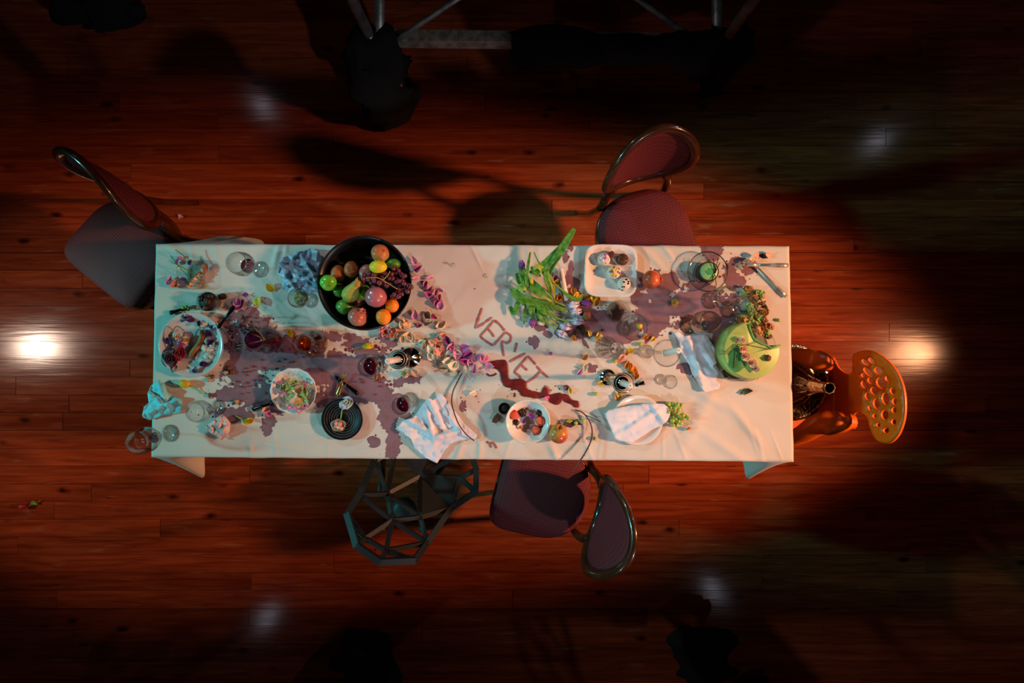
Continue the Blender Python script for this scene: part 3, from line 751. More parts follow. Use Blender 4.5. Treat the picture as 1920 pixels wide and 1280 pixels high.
# tumbler
p = on(1154, 585, .038); g = thing('tumbler', 'low clear tumbler ringed by wine below the chocolates plate', 'glass', p)
part('glass_wall', lathe([(0, 0), (.035, 0), (.04, .004), (.042, .07), (.0405, .07), (.0382, .008), (0, .007)], 36), GL, g)
part('water', lathe([(0, .0075), (.0378, .0085), (.0385, .02), (0, .02)], 30), thin_glass('water_film', 'efe6e2', .02, .2), g)
# clear carafe
p = on(1132, 651, .038); g = thing('glass_carafe', 'ribbed clear glass carafe in a ring of wine', 'carafe', p)
part('body', lathe([(0, 0), (.036, 0), (.04, .006), (.041, .05), (.036, .08), (.03, .11), (.025, .15), (.021, .19), (.020, .225), (.024, .238), (.0225, .238), (.0185, .225), (.0195, .19), (.0235, .15), (.0285, .11), (.0345, .08), (.0395, .05), (.038, .01), (0, .009)], 36), GL, g)
for z, r in ((.06, .0405), (.085, .0362), (.115, .0303), (.145, .0265), (.175, .0232)):
    part('glass_rib', lathe([(r, z-.003), (r+.0018, z), (r, z+.003), (r-.001, z), (r, z-.003)], 30), GL, g)
# amber spirit decanter
p = on(592, 644, .04); g = thing('decanter', 'round decanter of amber spirit left of centre', 'decanter', p)
part('body', lathe([(0, 0), (.04, 0), (.052, .012), (.054, .03), (.048, .052), (.03, .072), (.026, .085), (.03, .11), (.034, .125), (.0325, .125), (.0285, .11), (.0245, .085), (.0285, .072), (.0465, .051), (.0525, .03), (.05, .012), (0, .006)], 40), GL, g)
part('spirit', lathe([(0, .0065), (.049, .0125), (.0517, .03), (.0485, .044), (0, .044)], 36), thin_glass('amber_liquid', 'eca848', .03, .25), g)
# purple vase with dried flowers
p = on(509, 637, .04); g = thing('vase', 'dark purple glass vase lying open with dried flowers', 'vase', p)
part('body', lathe([(0, 0), (.036, 0), (.047, .014), (.052, .04), (.046, .075), (.03, .10), (.026, .115), (.031, .13), (.0295, .13), (.0245, .115), (.0285, .10), (.0445, .075), (.0505, .04), (.045, .014), (0, .005)], 40), GLP, g)
part('dregs', lathe([(0, .0055), (.044, .0145), (.0496, .04), (.0, .045)], 30), pm('purple_dregs', '6a1048', '4a0a34', 10, .15, coat=.5), g)

# ------------------------------------------------------------------ candlesticks
def candlestick(label, px, py, h, rb, rd, ch, mat, tilt=(0, 0), candle_label=''):
    p = on(px, py, rb); g = thing('candlestick', label, 'candlestick', p, 0)
    part('base', lathe([(0, 0), (rb, 0), (rb, .004), (rb*.9, .008), (rb*.4, .012), (.012, .022), (0, .024)], 40), mat, g)
    part('stem', lathe([(0, .018), (.012, .018), (.007, .04), (.011, h*.35), (.006, h*.45), (.006, h*.8), (.012, h-.012), (0, h-.01)], 20), mat, g)
    part('drip_dish', lathe([(0, h-.012), (.012, h-.012), (rd*.8, h-.004), (rd, h+.006), (rd-.0018, h+.0065), (rd*.78, h-.001), (.013, h-.006), (.013, h+.006), (.0108, h+.006), (.0108, h-.005), (0, h-.006)], 40), mat, g)
    c = thing('candle', candle_label, 'candle', p+Vector((0, 0, h-.0055))); c.rotation_euler = (tilt[0], tilt[1], 0)
    wx = part('wax', lathe([(0, 0), (.0102, 0), (.0102, ch-.006), (.008, ch), (.003, ch-.002), (0, ch-.002)], 20), WAX, c)
    part('wick', tube([(0, 0, ch-.003), (.001, 0, ch+.006)], .0008, 6), pm('charred_wick', '1a1614', '0c0a0a', 20, .9), wx)
candlestick('silver candlestick among the flower petals left of centre', 770, 670, .2, .04, .033, .15, SIL, candle_label='white candle in the silver candlestick left of centre')
candlestick('silver candlestick right of centre above the folded napkin', 1139, 707, .25, .032, .034, .11, SIL, candle_label='white candle in the silver candlestick right of centre')
candlestick('clear glass candlestick beside the paper napkin', 1213, 659, .23, .026, .046, .11, GL, (-.10, .06), candle_label='tilted white candle in the clear glass candlestick')
w = single('candle', lathe([(0, 0), (.0095, 0), (.0095, .118), (.007, .122), (0, .122)], 18), WAX, 'white candle lying loose beside the green tulip leaves', 'candle', on(1062, 563)+Vector((0, 0, .012)), (PI/2, 0, 0))
w.rotation_euler = (PI/2+.03, 0, PI-.2+.4)
w.rotation_euler = Vector((-12, 57, 0)).to_track_quat('Z', 'Y').to_euler() if False else (Vector((-.2, 1, .02))).to_track_quat('Z', 'Y').to_euler()

# ------------------------------------------------------------------ plates and bowls
def round_dish(name, label, cat, px, py, r, h, mat, foot=.55, fr=None, thick=.004, z=None):
    p = on(px, py, r*foot) if z is None else z
    pr = [(0, 0), (r*foot, 0), (r*(foot+.12), .003), (r*.9, h*.7), (r, h), (r-thick*.7, h+.001), (r*.86, h*.72+thick*.4), (r*foot, .003+thick*.6), (0, thick)]
    return single(name, lathe(pr, 64, fr), mat, label, cat, p)
round_dish('dinner_plate', 'large clear rimmed plate of petals and broken shell on the left', 'plate', 367, 646, .122, .026, pm('pale_glazed_plate', 'cfcac4', 'c2c0bc', 8, .2, coat=.4), .72)
round_dish('scalloped_bowl', 'white scalloped bowl with cabbage salad', 'bowl', 557, 731, .086, .032, WHT, .5, lambda a, i: 1+.016*math.cos(14*a) if i in (3, 4, 5, 6) else 1)
round_dish('white_bowl', 'white bowl of strawberries and chocolate near the front edge', 'bowl', 989, 786, .082, .05, WHT, .42)
round_dish('glass_plate', 'black rimmed glass plate with the small green cake', 'plate', 1321, 511, .074, .026, GL, .6)
rp = single('plate_rim', lathe([(.0725, .0268), (.0745, .0262), (.0755, .0285), (.0735, .0295), (.0725, .0268)], 64), BLP, 'x', 'x', (0, 0, 0))
gp = bpy.data.objects['glass_plate']; rp.parent = gp; del rp['category']; rp['label'] = 'thin black rim band'
round_dish('glass_plate', 'clear glass plate under the large broken green cake', 'plate', 1393, 656, .118, .016, GL, .75)
round_dish('white_plate', 'white plate under the folded napkin at the front right', 'plate', 1193, 786, .095, .018, WHT, .6)
# black plate with rings of studs
bp_ = on(645, 784, .06); g = thing('studded_plate', 'black plate with concentric rings of pale studs', 'plate', bp_)
part('dish', lathe([(0, 0), (.05, 0), (.06, .003), (.077, .014), (.078, .017), (.076, .018), (.058, .007), (0, .006)], 64), BLP, g)
stud = mesh('stud', sphere(.00135, 6, 4, (1, 1, .5))); stud.materials.append(pm('pale_studs', 'a8a6a4', '8c8a88', 20, .4))
SV, SF = [], []
for (r_, n_, z_) in ((.024, 26, .0068), (.033, 36, .0068), (.042, 46, .0068), (.051, 56, .0068), (.060, 66, .0085), (.068, 74, .0135)):
    for k in range(n_):
        a = 2*PI*k/n_; v, f = xf(sphere(.0013, 6, 4, (1, 1, .6)), (r_*math.cos(a), r_*math.sin(a), z_)); b_ = len(SV); SV += v; SF += [tuple(i+b_ for i in q) for q in f]
o = part('studs', (SV, SF), stud.materials[0], g); o['kind'] = 'stuff'
# square plates
def square_dish(name, label, px, py, s, h, mat, rz=0, e=.42):
    p = on(px, py, s*.6)
    def fr(a, i):
        c, q = abs(math.cos(a)), abs(math.sin(a)); n = 4.6
        return 1/((c**n+q**n)**(1/n))
    pr = [(0, 0), (s*.62, 0), (s*.72, .003), (s*.95, h*.8), (s, h), (s-.003, h+.001), (s*.9, h*.75+.003), (s*.64, .005), (0, .005)]
    o = single(name, lathe(pr, 72, fr), mat, label, 'plate', p, (0, 0, rz)); return o
square_dish('square_plate', 'square white plate holding five chocolates', 1143, 509, .099, .02, WHT, -.02)
square_dish('glass_dish', 'small square glass dish with prawn and stems in the back left corner', 366, 517, .054, .022, GL, -.04)
# black fruit bowl
fb = W(682, 530, TZ+.125); fz_ = on(682-13*0, 530, .07).z
g = single('fruit_bowl', lathe([(0, 0), (.07, 0), (.10, .010), (.14, .045), (.160, .090), (.168, .116), (.165, .117), (.156, .091), (.136, .048), (.096, .016), (0, .010)], 72), BLP, 'large black bowl heaped with fruit', 'bowl', (fb.x, fb.y, fz_))

# ------------------------------------------------------------------ fruit
GAP = pm('green_apple_skin', '58b02a', '7cc63e', 10, .25, coat=.4); LIME = pm('lime_skin', '3f7a22', '56902c', 30, .35, bump=.15)
TAN = pm('tangerine_skin', 'e07a12', 'f0921c', 40, .4, bump=.2, bscale=150); LEM = pm('lemon_skin', 'd8c018', 'e6d22e', 30, .35, bump=.2, bscale=140)
PEAR = pm('pear_skin', '93a43c', 'a8983c', 12, .45); POM = pm('pomegranate_skin', 'a8504a', 'c07a60', 14, .35, coat=.2); REDA = pm('mango_skin', 'c2482a', 'b09a4a', 9, .4)
PURP = pm('purple_pomegranate_skin', '9a3a50', 'b86a70', 10, .3, coat=.3); BRN = pm('russet_orange_skin', 'b4561a', '8a4a20', 12, .45); STEM = pm('woody_stem', '5a4424', '7a6434', 30, .7)
def fruit(name, label, px, py, z, r, mat, sc=(1, 1, .95), dent=.12, crown=False, stem=True, rot=(0, 0, 0), namp=.05, seed=1, group=None, cat='fruit'):
    p = W(px, py, z); g = thing(name, label, cat, p, 0, group); g.rotation_euler = rot
    part('flesh', sphere(r, 28, 18, sc, namp, 1.6, seed, dent), mat, g)
    if crown:
        V, F = lathe([(r*.30, r*.82*sc[2]), (r*.26, r*1.0*sc[2]), (r*.34, r*1.22*sc[2]), (r*.29, r*1.22*sc[2]), (r*.2, r*.98*sc[2]), (0, r*.9*sc[2])], 12, lambda a, i: 1+(.25*math.cos(6*a) if i in (2, 3) else 0))
        part('crown', (V, F), mat, g)
    elif stem:
        part('stem', tube([(0, 0, r*sc[2]*.80), (r*.05, 0, r*sc[2]*1.0), (r*.14, 0, r*sc[2]*1.15)], [.0022, .0018, .0022], 6), STEM, g)
    return g
bz_ = TZ
fruit('green_apple', 'bright green apple at the left of the black bowl', 616, 530, bz_+.112, .029, GAP, rot=(.5, .35, 0))
fruit('mandarin', 'shadowed russet mandarin beside the green apple in the bowl', 634, 513, bz_+.085, .027, BRN, (1, 1.15, .9), stem=False)
fruit('mandarin', 'shadowed russet mandarin highest in the bowl beside the pear tip', 659, 505, bz_+.095, .026, BRN, (1, 1.15, .95), stem=False, seed=3)
fruit('mango', 'red and green mango at the back of the bowl', 713, 475, bz_+.115, .031, REDA, (1, 1.05, .95), dent=.08, rot=(0, .6, .3), seed=5)
fruit('lemon', 'yellow lemon lying above the dark grapes', 709, 500, bz_+.15, .0235, LEM, (1.3, .95, .95), 0, stem=False, rot=(0, 0, .1), seed=2)
fruit('pomegranate', 'glossy purple pomegranate on top of the bowl centre', 705, 557, bz_+.135, .038, PURP, crown=True, dent=.05, rot=(-2.0, .4, 0), seed=4)
fruit('pomegranate', 'pinkish brown pomegranate at the front of the bowl', 671, 594, bz_+.115, .034, POM, crown=True, dent=.05, rot=(-.2, 1.0, .5), seed=6)
fruit('orange', 'bright orange nearest the front rim of the bowl', 719, 594, bz_+.12, .0265, TAN, (1, 1.08, 1), .05, stem=False, seed=7)
fruit('orange', 'orange tucked behind the front orange in the bowl', 735, 573, bz_+.11, .0245, TAN, (1, 1, 1), .05, stem=False, seed=8)
fruit('lime', 'dark green lime behind the front pomegranate in the bowl', 647, 575, bz_+.09, .028, LIME, (1.15, 1, 1), 0, stem=False, seed=9)
fruit('lime', 'small green lime under the pear at its left', 637, 546, bz_+.08, .024, LIME, (1.1, 1, 1), 0, stem=False, seed=10)
fruit('lime', 'green lime between pear and purple pomegranate', 683, 549, bz_+.085, .026, GAP, (1, 1.1, 1), 0, stem=False, seed=11)
fruit('peach', 'rosy peach behind the pear and grapes', 690, 512, bz_+.095, .032, POM, stem=False, seed=12)
fruit('lime', 'small green lime beside the mango at the back right', 738, 495, bz_+.105, .021, LIME, (1.2, .9, 1), 0, stem=False, seed=13)
fruit('peach', 'dark peach in shade low in the middle of the bowl', 668, 560, bz_+.06, .034, POM, stem=False, seed=14)
# pear
pp = W(657, 551, bz_+.118); g = thing('pear', 'green pear with a drooping brown leaf in the fruit bowl', 'fruit', pp)
R_ = Vector((.55, .8, .12)).to_track_quat('Z', 'Y').to_euler(); g.rotation_euler = R_
part('flesh', lathe([(0, -.030), (.012, -.0295), (.024, -.020), (.029, -.004), (.027, .012), (.019, .03), (.014, .045), (.010, .056), (.004, .060), (0, .0605)], 28), PEAR, g)
part('stem', tube([(0, 0, .059), (.003, 0, .068), (.008, .002, .078)], [.0016, .0014, .002], 6), STEM, g)
part('leaf', xf(petal(.05, .5, .5, .2), (0, .012, .02), (0, -1.2, 1.2)), pm('browned_leaf', 'b8862c', '8a6a22', 20, .5), g)
# grapes
GRP = pm('dark_grape_skin', '5e2130', '7a3a40', 40, .25, coat=.3); GRG = pm('green_grape_skin', '9ab03a', 'b4c85a', 40, .25, coat=.3, sss=.2)
def grapes(label, pts, r, mat, stem_pts, base, seed=1):
    rr = random.Random(seed); c = W(*base); g = thing('grape_bunch', label, 'grapes', c)
    me = mesh('grape', sphere(r, 14, 10, (1, 1, 1.08))); me.materials.append(mat)
    for (x, y, z) in pts:
        o = link('grape', me, mat, g); o.location = W(x, y, z)-c; s = rr.uniform(.88, 1.12); o.scale = (s, s, s); o.rotation_euler = (rr.uniform(-.5, .5), rr.uniform(-.5, .5), 0)
    for sp in stem_pts: part('stalk', tube(smooth_path([W(*q)-c for q in sp], 3), .0016, 6), pm('grape_stalk', '9a7a3a', 'b08c4a', 30, .6), g)
zc = [(870, 520), (930, 505), (985, 520), (860, 565), (920, 570), (975, 560), (1035, 535), (1075, 550), (1110, 500), (1160, 560), (1205, 445), (1240, 455), (1185, 510), (1230, 500), (1265, 470), (1195, 560), (1250, 545), (1290, 505), (1310, 540), (1335, 530), (1270, 590), (1310, 590), (1330, 620), (1275, 640), (1240, 600), (840, 620), (880, 610), (1130, 640), (1170, 610), (1100, 610), (1045, 610), (990, 590),
      (1355, 670), (1410, 660), (1365, 710), (1380, 640), (1250, 720), (1215, 745), (1190, 765), (1265, 765), (1300, 740), (1230, 780), (1270, 690), (1320, 690), (1150, 520), (1060, 500), (1020, 560), (955, 610), (1310, 660), (1080, 580)]
rg = random.Random(5)
gp_ = [(540+x/6.097, 430+y/6.097, bz_+.128+rg.uniform(-.014, .014)-.03*max(0, (x-1200)/200)*0) for x, y in zc]
grapes('bunch of dark red grapes spilling over the right of the fruit bowl', gp_, .0088, GRP, [[(686, 521, bz_+.146), (705, 520, bz_+.149), (718, 525, bz_+.149), (734, 535, bz_+.147), (745, 542, bz_+.145)], [(718, 525, bz_+.149), (728, 515, bz_+.15), (731, 508, bz_+.15)]], (718, 525, bz_+.12))
zc = [(1600, 370), (1635, 365), (1680, 375), (1715, 380), (1615, 405), (1655, 410), (1695, 420), (1640, 445), (1680, 455), (1640, 480), (1700, 480), (1730, 470), (1660, 500), (1635, 520), (1690, 525), (1640, 560), (1670, 560), (1720, 500), (1755, 480), (1775, 500), (1710, 540), (1600, 440)]
gp_ = [(920+x/4.8, 680+y/4.8, TZ+.012+rg.uniform(0, .014)) for x, y in zc]
grapes('bunch of green grapes beside the folded napkin at the front right', gp_, .0082, GRG, [[(1252, 765, TZ+.03), (1268, 775, TZ+.034), (1282, 785, TZ+.03)]], (1266, 776, TZ+.005), 2)
gme = mesh('grape', sphere(.008, 14, 10, (1, 1, 1.05))); gme.materials.append(GRG)
for (x, y, lb) in ((1117, 738, 'single green grape left of the folded napkin plate'), (1079, 792, 'single green grape on the dark leaf by the bowl'), (1093, 788, 'single green grape inside the thorny twig'), (1115, 821, 'single green grape outside the thorny twig'),
                   (1199, 645, 'single green grape left of the glass candlestick'), (1152, 677, 'single green grape above the right silver candlestick')):
    o = link('grape', gme, GRG); o.location = on(x, y)+Vector((0, 0, .008)); tag(o, lb, 'grape')
fruit('pomegranate', 'yellow and red pomegranate right of the strawberry bowl', 1047, 813, TZ+.038, .037, pm('yellow_pomegranate_skin', 'c89a3a', 'b0442c', 11, .3, coat=.3), crown=True, dent=.04, rot=(-.75, .1, 0), seed=21)
fruit('pomegranate', 'orange red pomegranate right of the chocolates plate', 1221, 524, TZ+.036, .0345, pm('orange_pomegranate_skin', 'c8622e', 'a83e22', 11, .35, coat=.3), crown=True, dent=.04, rot=(0, 1.35, 0), seed=22)

# ================================================================== writing and smears on the cloth
RED = pm('red_sauce', '7e2626', '5c1519', 25, .45, coat=.15, bump=.3, bscale=120); REDT = pm('dried_red_smear', 'b47470', '9a4a4a', 60, .6, lo=.3, hi=.7)
def ribbon(pts, wpx, mat, name, h=.0016, wob=.25, seed=0, parent=None, sub=5):
    """a smear lying on the cloth along pixel points"""
    path = smooth_path([W(x, y, TZ) for x, y in pts], sub); n = len(path); c = path[n//2].copy(); G = []
    for i, p in enumerate(path):
        t = path[min(n-1, i+1)]-path[max(0, i-1)]; t.normalize(); s = Vector((-t.y, t.x, 0)); u = i/(n-1)
        wd_ = (wpx(u) if callable(wpx) else wpx)*.002017*.5*(1+wob*noise.noise(Vector((i*.6, seed, 2))))
        if i in (0, n-1): wd_ *= .45
        row = []
        for v in (-1, -.55, 0, .55, 1):
            q = p+s*wd_*v*(1+.3*wob*noise.noise(Vector((i*.9, seed+v*3, 5))))
            row.append(Vector((q.x-c.x, q.y-c.y, cz(q.x, q.y)+.0009+h*(1-v*v)*.5-TZ)))
        G.append(row)
    o = part(name, grid_solid(G, .0012), mat, parent or tcl, loc=(c.x, c.y, TZ)); return o
Zm = lambda pts: [(740+x/4, 560+y/4) for x, y in pts]
LET = dict(
 V=[[(655, 70), (630, 140), (603, 222)], [(603, 220), (665, 185), (730, 138)]],
 E=[[(745, 160), (700, 215), (640, 280)], [(745, 160), (785, 190), (825, 240)], [(700, 225), (725, 255), (745, 285)], [(640, 280), (680, 315), (735, 350)]],
 R=[[(735, 350), (780, 305), (830, 250)], [(830, 250), (868, 275), (866, 310), (845, 330), (800, 318)], [(800, 320), (805, 370), (820, 430)]],
 N=[[(915, 330), (905, 365), (898, 400)], [(860, 472), (900, 450), (980, 408)]],
 E2=[[(1000, 430), (950, 485), (895, 548)], [(1000, 430), (1030, 460), (1060, 495)], [(950, 495), (970, 515), (995, 535)], [(895, 548), (930, 575), (945, 600)]],
 T=[[(1065, 505), (1105, 550), (1150, 590)], [(1095, 540), (1050, 585), (985, 630)]])
for k, (nm, ss) in enumerate(LET.items()):
    for i, s in enumerate(ss): ribbon(Zm(s), 4.2, REDT, 'letter_stroke', .0006, .5, k*7+i).__setitem__('label', 'brush stroke of the red smeared letters VERNET')
def puddle(outline, name, mat, h=.002, seed=0):
    o2 = [tuple(p[:2]) for p in smooth_path([(x, y, 0) for x, y in outline]+[(outline[0][0], outline[0][1], 0)], 3)][:-1]
    o2 = [(x+1.1*noise.noise(Vector((x*.9, y*.9, seed))), y+1.1*noise.noise(Vector((x*.9, y*.9, seed+9)))) for x, y in o2]
    c = W(o2[0][0], o2[0][1], TZ)
    def f(x, y):
        p = W(x, y, TZ); e = min(math.hypot(x-a, y-b) for a, b in o2)
        return Vector((p.x-c.x, p.y-c.y, cz(p.x, p.y)-TZ+.0012+h*min(1, e/3)*(.7+.6*noise.noise(Vector((x*.3, y*.3, seed))))))
    return part(name, sheet(o2, 2.2, f, .0012, keep_outline=True), mat, tcl, loc=(c.x, c.y, TZ))
puddle(Zm([(680, 480), (760, 462), (830, 460), (850, 520), (852, 580), (870, 605), (930, 598), (985, 620), (988, 665), (1030, 690), (1080, 700), (1115, 715), (1110, 740), (1060, 745), (1000, 735), (950, 725), (930, 690), (880, 670), (830, 655), (800, 610), (790, 560), (770, 530), (740, 520), (700, 510)]), 'sauce_smear', RED, .002, 1)
puddle([(920+x/4.8, 680+y/4.8) for x, y in [(440, 300), (470, 232), (500, 222), (520, 250), (530, 285), (600, 270), (640, 275), (700, 290), (730, 330), (790, 345), (795, 395), (760, 400), (720, 370), (670, 355), (650, 330), (620, 370), (580, 375), (540, 355), (510, 330), (480, 310)]], 'sauce_smear', RED, .0015, 2)
ribbon(Zm([(690, 560), (710, 575), (740, 572), (765, 558)]), 3, RED, 'sauce_smear', .001, .4, 92)
ribbon(Zm([(690, 1070), (715, 1085), (740, 1080), (765, 1120)]), 4, REDT, 'sauce_smear', .0006, .6, 93)
ribbon(Zm([(715, 1085), (725, 1115)]), 4, REDT, 'sauce_smear', .0006, .6, 94)
ribbon(Zm([(1115, 690), (1140, 670), (1155, 705)]), 9, REDT, 'sauce_smear', .0006, .6, 95)
for (x, y, w_) in ((880, 655, 4), (898, 705, 3), (1030, 770, 3)): ribbon(Zm([(x, y), (x+4, y+14), (x-2, y+30)]), w_, RED, 'sauce_smear', .001, .5, x)
rs = random.Random(4)
DROP = [mesh('sauce_drop', sphere(1, 10, 6, (1, rs.uniform(.7, 1), .25), .2, 2, k)) for k in range(3)]
for i in range(46):
    a, b = rs.choice([(860, 660), (940, 670), (1040, 740), (820, 570), (600, 720), (560, 745), (1150, 690), (1290, 735), (900, 600)])
    if b > 650 or a > 800: x, y = 740+(a+rs.gauss(0, 60))/4, 560+(b+rs.gauss(0, 40))/4
    else: x, y = 740+(a+rs.gauss(0, 40))/4, 560+(b+rs.gauss(0, 40))/4
    o = link('sauce_drop', DROP[i % 3], RED, tcl); p = on(x, y); o.location = p; s = rs.uniform(.0012, .0034); o.scale = (s, s, s); o.rotation_euler.z = rs.uniform(0, 6)

# ------------------------------------------------------------------ napkins
def napkin(name, label, outline, h, folds, mat, step=4, t=.0016, seed=0, lift=None, base=0, crump=0):
    """cloth with outline in pixels at table height; folds = (px,py,angle,len,width,height) in pixels / metres"""
    cx = sum(p[0] for p in outline)/len(outline); cy = sum(p[1] for p in outline)/len(outline); c = W(cx, cy, TZ)
    def f(x, y):
        p = W(x, y, TZ); z = h+base
        for (fx, fy, a, l_, w_, hh) in folds:
            dx, dy = x-fx, y-fy; u = dx*math.cos(a)+dy*math.sin(a); v = -dx*math.sin(a)+dy*math.cos(a)
            z += hh*math.exp(-(u/l_)**2)*math.exp(-(v/w_)**2)
        z += .0035*noise.noise(Vector((x*.035, y*.035, seed)))
        if crump:
            q = Vector((x*.055, y*.055, seed*2.3)); z += crump*(abs(noise.noise(q))+.6*abs(noise.noise(q*2.1)))
        if lift: z += lift(x, y)
        zz = max(cz(p.x, p.y), TZ)+.003+max(0, z)
        s = (H-zz)/FPX   # metres per pixel at the cloth's own height
        return Vector(((x-960)*s, (640-y)*s, zz))-c
    o2 = [tuple(p[:2]) for p in outline]
    return single(name, sheet(o2, step, f, t), mat, label, 'napkin', c)
NW = pm('white_napkin', 'e4e2e8', 'd6d6e2', 14, .8, bump=.15, bscale=300); NT = pm('turquoise_napkin', '9ee0e4', '7ccdd6', 14, .75, bump=.15, bscale=300)
NB = pm('pale_blue_satin_napkin', '9fb8c8', '7a98ae', 16, .35, coat=.15, bump=.3); NP = pm('pinkish_tissue', 'e4d0c8', 'dcb0aa', 22, .8, bump=.2)
napkin('white_napkin', 'large crumpled white napkin hanging over the front edge', Zm([(15, 970), (60, 915), (140, 890), (250, 740), (285, 760), (345, 700), (420, 800), (520, 930), (615, 1020), (605, 1045), (480, 1065), (420, 1085), (380, 1130), (345, 1190), (318, 1232), (230, 1190), (150, 1120), (120, 1050)]), .004,
       [(790, 800, .5, 40, 5, .022), (835, 815, -.25, 30, 5, .02), (815, 770, 1.1, 45, 5, .018), (780, 830, .1, 30, 6, .012), (850, 790, .9, 35, 4, .014), (805, 790, 1.35, 30, 4, .016), (765, 805, .0, 16, 4, .012)], NW, 3.4, seed=1, crump=.010)
Zp = lambda pts: [(1260+x/6.4, 560+y/6.4) for x, y in pts]
napkin('paper_napkin', 'folded white paper napkin against the green cake plate', Zp([(20, 410), (60, 385), (150, 445), (330, 430), (400, 390), (440, 470), (500, 570), (545, 640), (550, 760), (490, 800), (560, 890), (520, 970), (575, 1030), (560, 1075), (405, 1120), (370, 1095), (240, 900), (210, 800), (100, 640), (90, 520)]), .004,
       [(1300, 660, 1.2, 40, 5, .014), (1322, 690, .6, 25, 5, .012), (1315, 715, 1.3, 30, 6, .010), (1290, 640, .3, 20, 5, .010), (1330, 670, 1.0, 25, 6, .016)], NW, 3.4, seed=2, crump=.006)
Zq = lambda pts: [(920+x/4.8, 680+y/4.8) for x, y in pts]
napkin('white_napkin', 'folded white napkin lying across the plate at the front right', Zq([(1025, 455), (1060, 425), (1160, 400), (1350, 370), (1480, 365), (1560, 370), (1605, 410), (1615, 460), (1590, 520), (1540, 560), (1450, 600), (1380, 650), (1270, 715), (1200, 710), (1120, 690), (1080, 590), (1040, 500)]), .019,
       [(1200, 790, -.55, 50, 5, .010), (1170, 785, -.1, 40, 5, .009), (1235, 775, .9, 25, 6, .012), (1180, 770, -.2, 60, 8, .006)], NW, 3.6, seed=3, crump=.004)
napkin('turquoise_napkin', 'bright turquoise crumpled napkin hanging over the left end', [(260+x/4.923, 620+y/4.923) for x, y in [(35, 780), (50, 700), (95, 660), (85, 570), (110, 510), (190, 455), (240, 490), (260, 560), (330, 600), (400, 640), (400, 700), (380, 760), (250, 775), (170, 800), (100, 825), (45, 800)]], .004,
       [(290, 745, .6, 20, 4, .020), (305, 735, 1.2, 20, 4, .022), (320, 755, -.4, 20, 4, .016), (285, 770, -.3, 16, 4, .014)], NT, 2.8, seed=4, crump=.014)
napkin('blue_napkin', 'crumpled pale blue satin napkin left of the fruit bowl', [(522, 492), (532, 482), (545, 478), (560, 472), (580, 466), (598, 470), (602, 485), (598, 505), (600, 525), (596, 545), (580, 550), (560, 545), (540, 548), (528, 540), (530, 525), (522, 512)], .004,
       [(550, 505, .4, 25, 4, .018), (575, 495, 1.0, 25, 4, .02), (565, 525, -.3, 25, 4, .018), (545, 530, .9, 14, 3, .014), (585, 525, .2, 18, 3, .016)], NB, 2.6, seed=5, crump=.022)
napkin('crumpled_tissue', 'crumpled pinkish tissue near the front left edge', [(385, 800), (395, 792), (405, 783), (417, 777), (426, 784), (432, 793), (430, 806), (428, 818), (416, 825), (408, 818), (396, 812)], .004,
       [(410, 800, .8, 12, 4, .014), (420, 800, 1.8, 12, 4, .012)], NP, 2.2, seed=6, crump=.026)

# ------------------------------------------------------------------ cutlery
def cutlery(kind, label, head, tail, mat, hz=.003, tz=.003, hl=.05):
    a, b = on(*head), on(*tail); a.z += hz; b.z += tz; d = (a-b); L_ = d.length
    g = thing(kind, label, 'cutlery', b); g.rotation_euler = d.to_track_quat('X', 'Z').to_euler()
    part('handle', tube([(0, 0, .003), (L_*.1, 0, .0035), (L_*.35, 0, .003), (L_-hl, 0, .003)], [.0075, .0085, .0056, .0044], 10, .45), mat, g)
    if kind == 'spoon':
        V, F = sphere(1, 18, 10); V = [(L_-hl*.5+v[0]*hl*.5, v[1]*hl*.3, .004+abs(v[2])*.004*(-1)+.003*(v[0]**2)) for v in V]
        G = []
        for i in range(9):
            u = i/8; w_ = hl*.3*max(.08, math.sin(PI*(.1+.88*u)))
            G.append([(L_-hl+u*hl, w_*v, .005-.006*math.sin(PI*u)*(1-v*v)) for v in (-1, -.5, 0, .5, 1)])
        part('bowl', grid_solid(G, .0012), mat, g)
    elif kind == 'fork':
        part('root', grid_solid([[(L_-hl+u*hl*.5, v*.011*math.sin(PI*.5*min(1, u+.25)), .004) for v in (-1, 0, 1)] for u in (0, .33, .66, 1)], .0016), mat, g)
        for k in range(4): part('tine', tube([(L_-hl*.52, -.009+k*.006, .004), (L_, -.009+k*.006, .0055)], [.0014, .0009], 6), mat, g)
    else:
        part('blade', grid_solid([[(L_-hl+u*hl, v*.008*(1-.6*u*u), .003) for v in (-1, 0, 1)] for u in (0, .3, .6, .85, 1)], .0016), mat, g)
cutlery('knife', 'silver knife with ornate handle pointing at the back right corner', (1385, 497), (1476, 498), CUT, .012, .003, .07)
cutlery('fork', 'dark silver fork crossing under the petals at the back right', (1400, 484), (1472, 556), CUT, .006, .003, .05)
cutlery('knife', 'dark knife handle leaning from the petal plate on the left', (418, 616), (449, 575), DST, .030, .03, .02)
cutlery('knife', 'dark knife half hidden behind the petal plate', (352, 577), (322, 587), DST, .004, .004, .02)
cutlery('fork', 'dark fork resting on the scalloped salad bowl', (528, 750), (476, 767), DST, .032, .004, .035)
cutlery('spoon', 'small dark spoon above the black studded plate', (629, 704), (672, 738), DST, .004, .004, .026)
cutlery('spoon', 'brass spoon with a pink petal above the black studded plate', (650, 698), (634, 742), pm('brass', 'b89a52', '8f7434', 30, .3, metal=.9), .012, .006, .02)
cutlery('knife', 'thin black stick by the right silver candlestick', (1190, 722), (1207, 717), DST, .004, .004, .01)

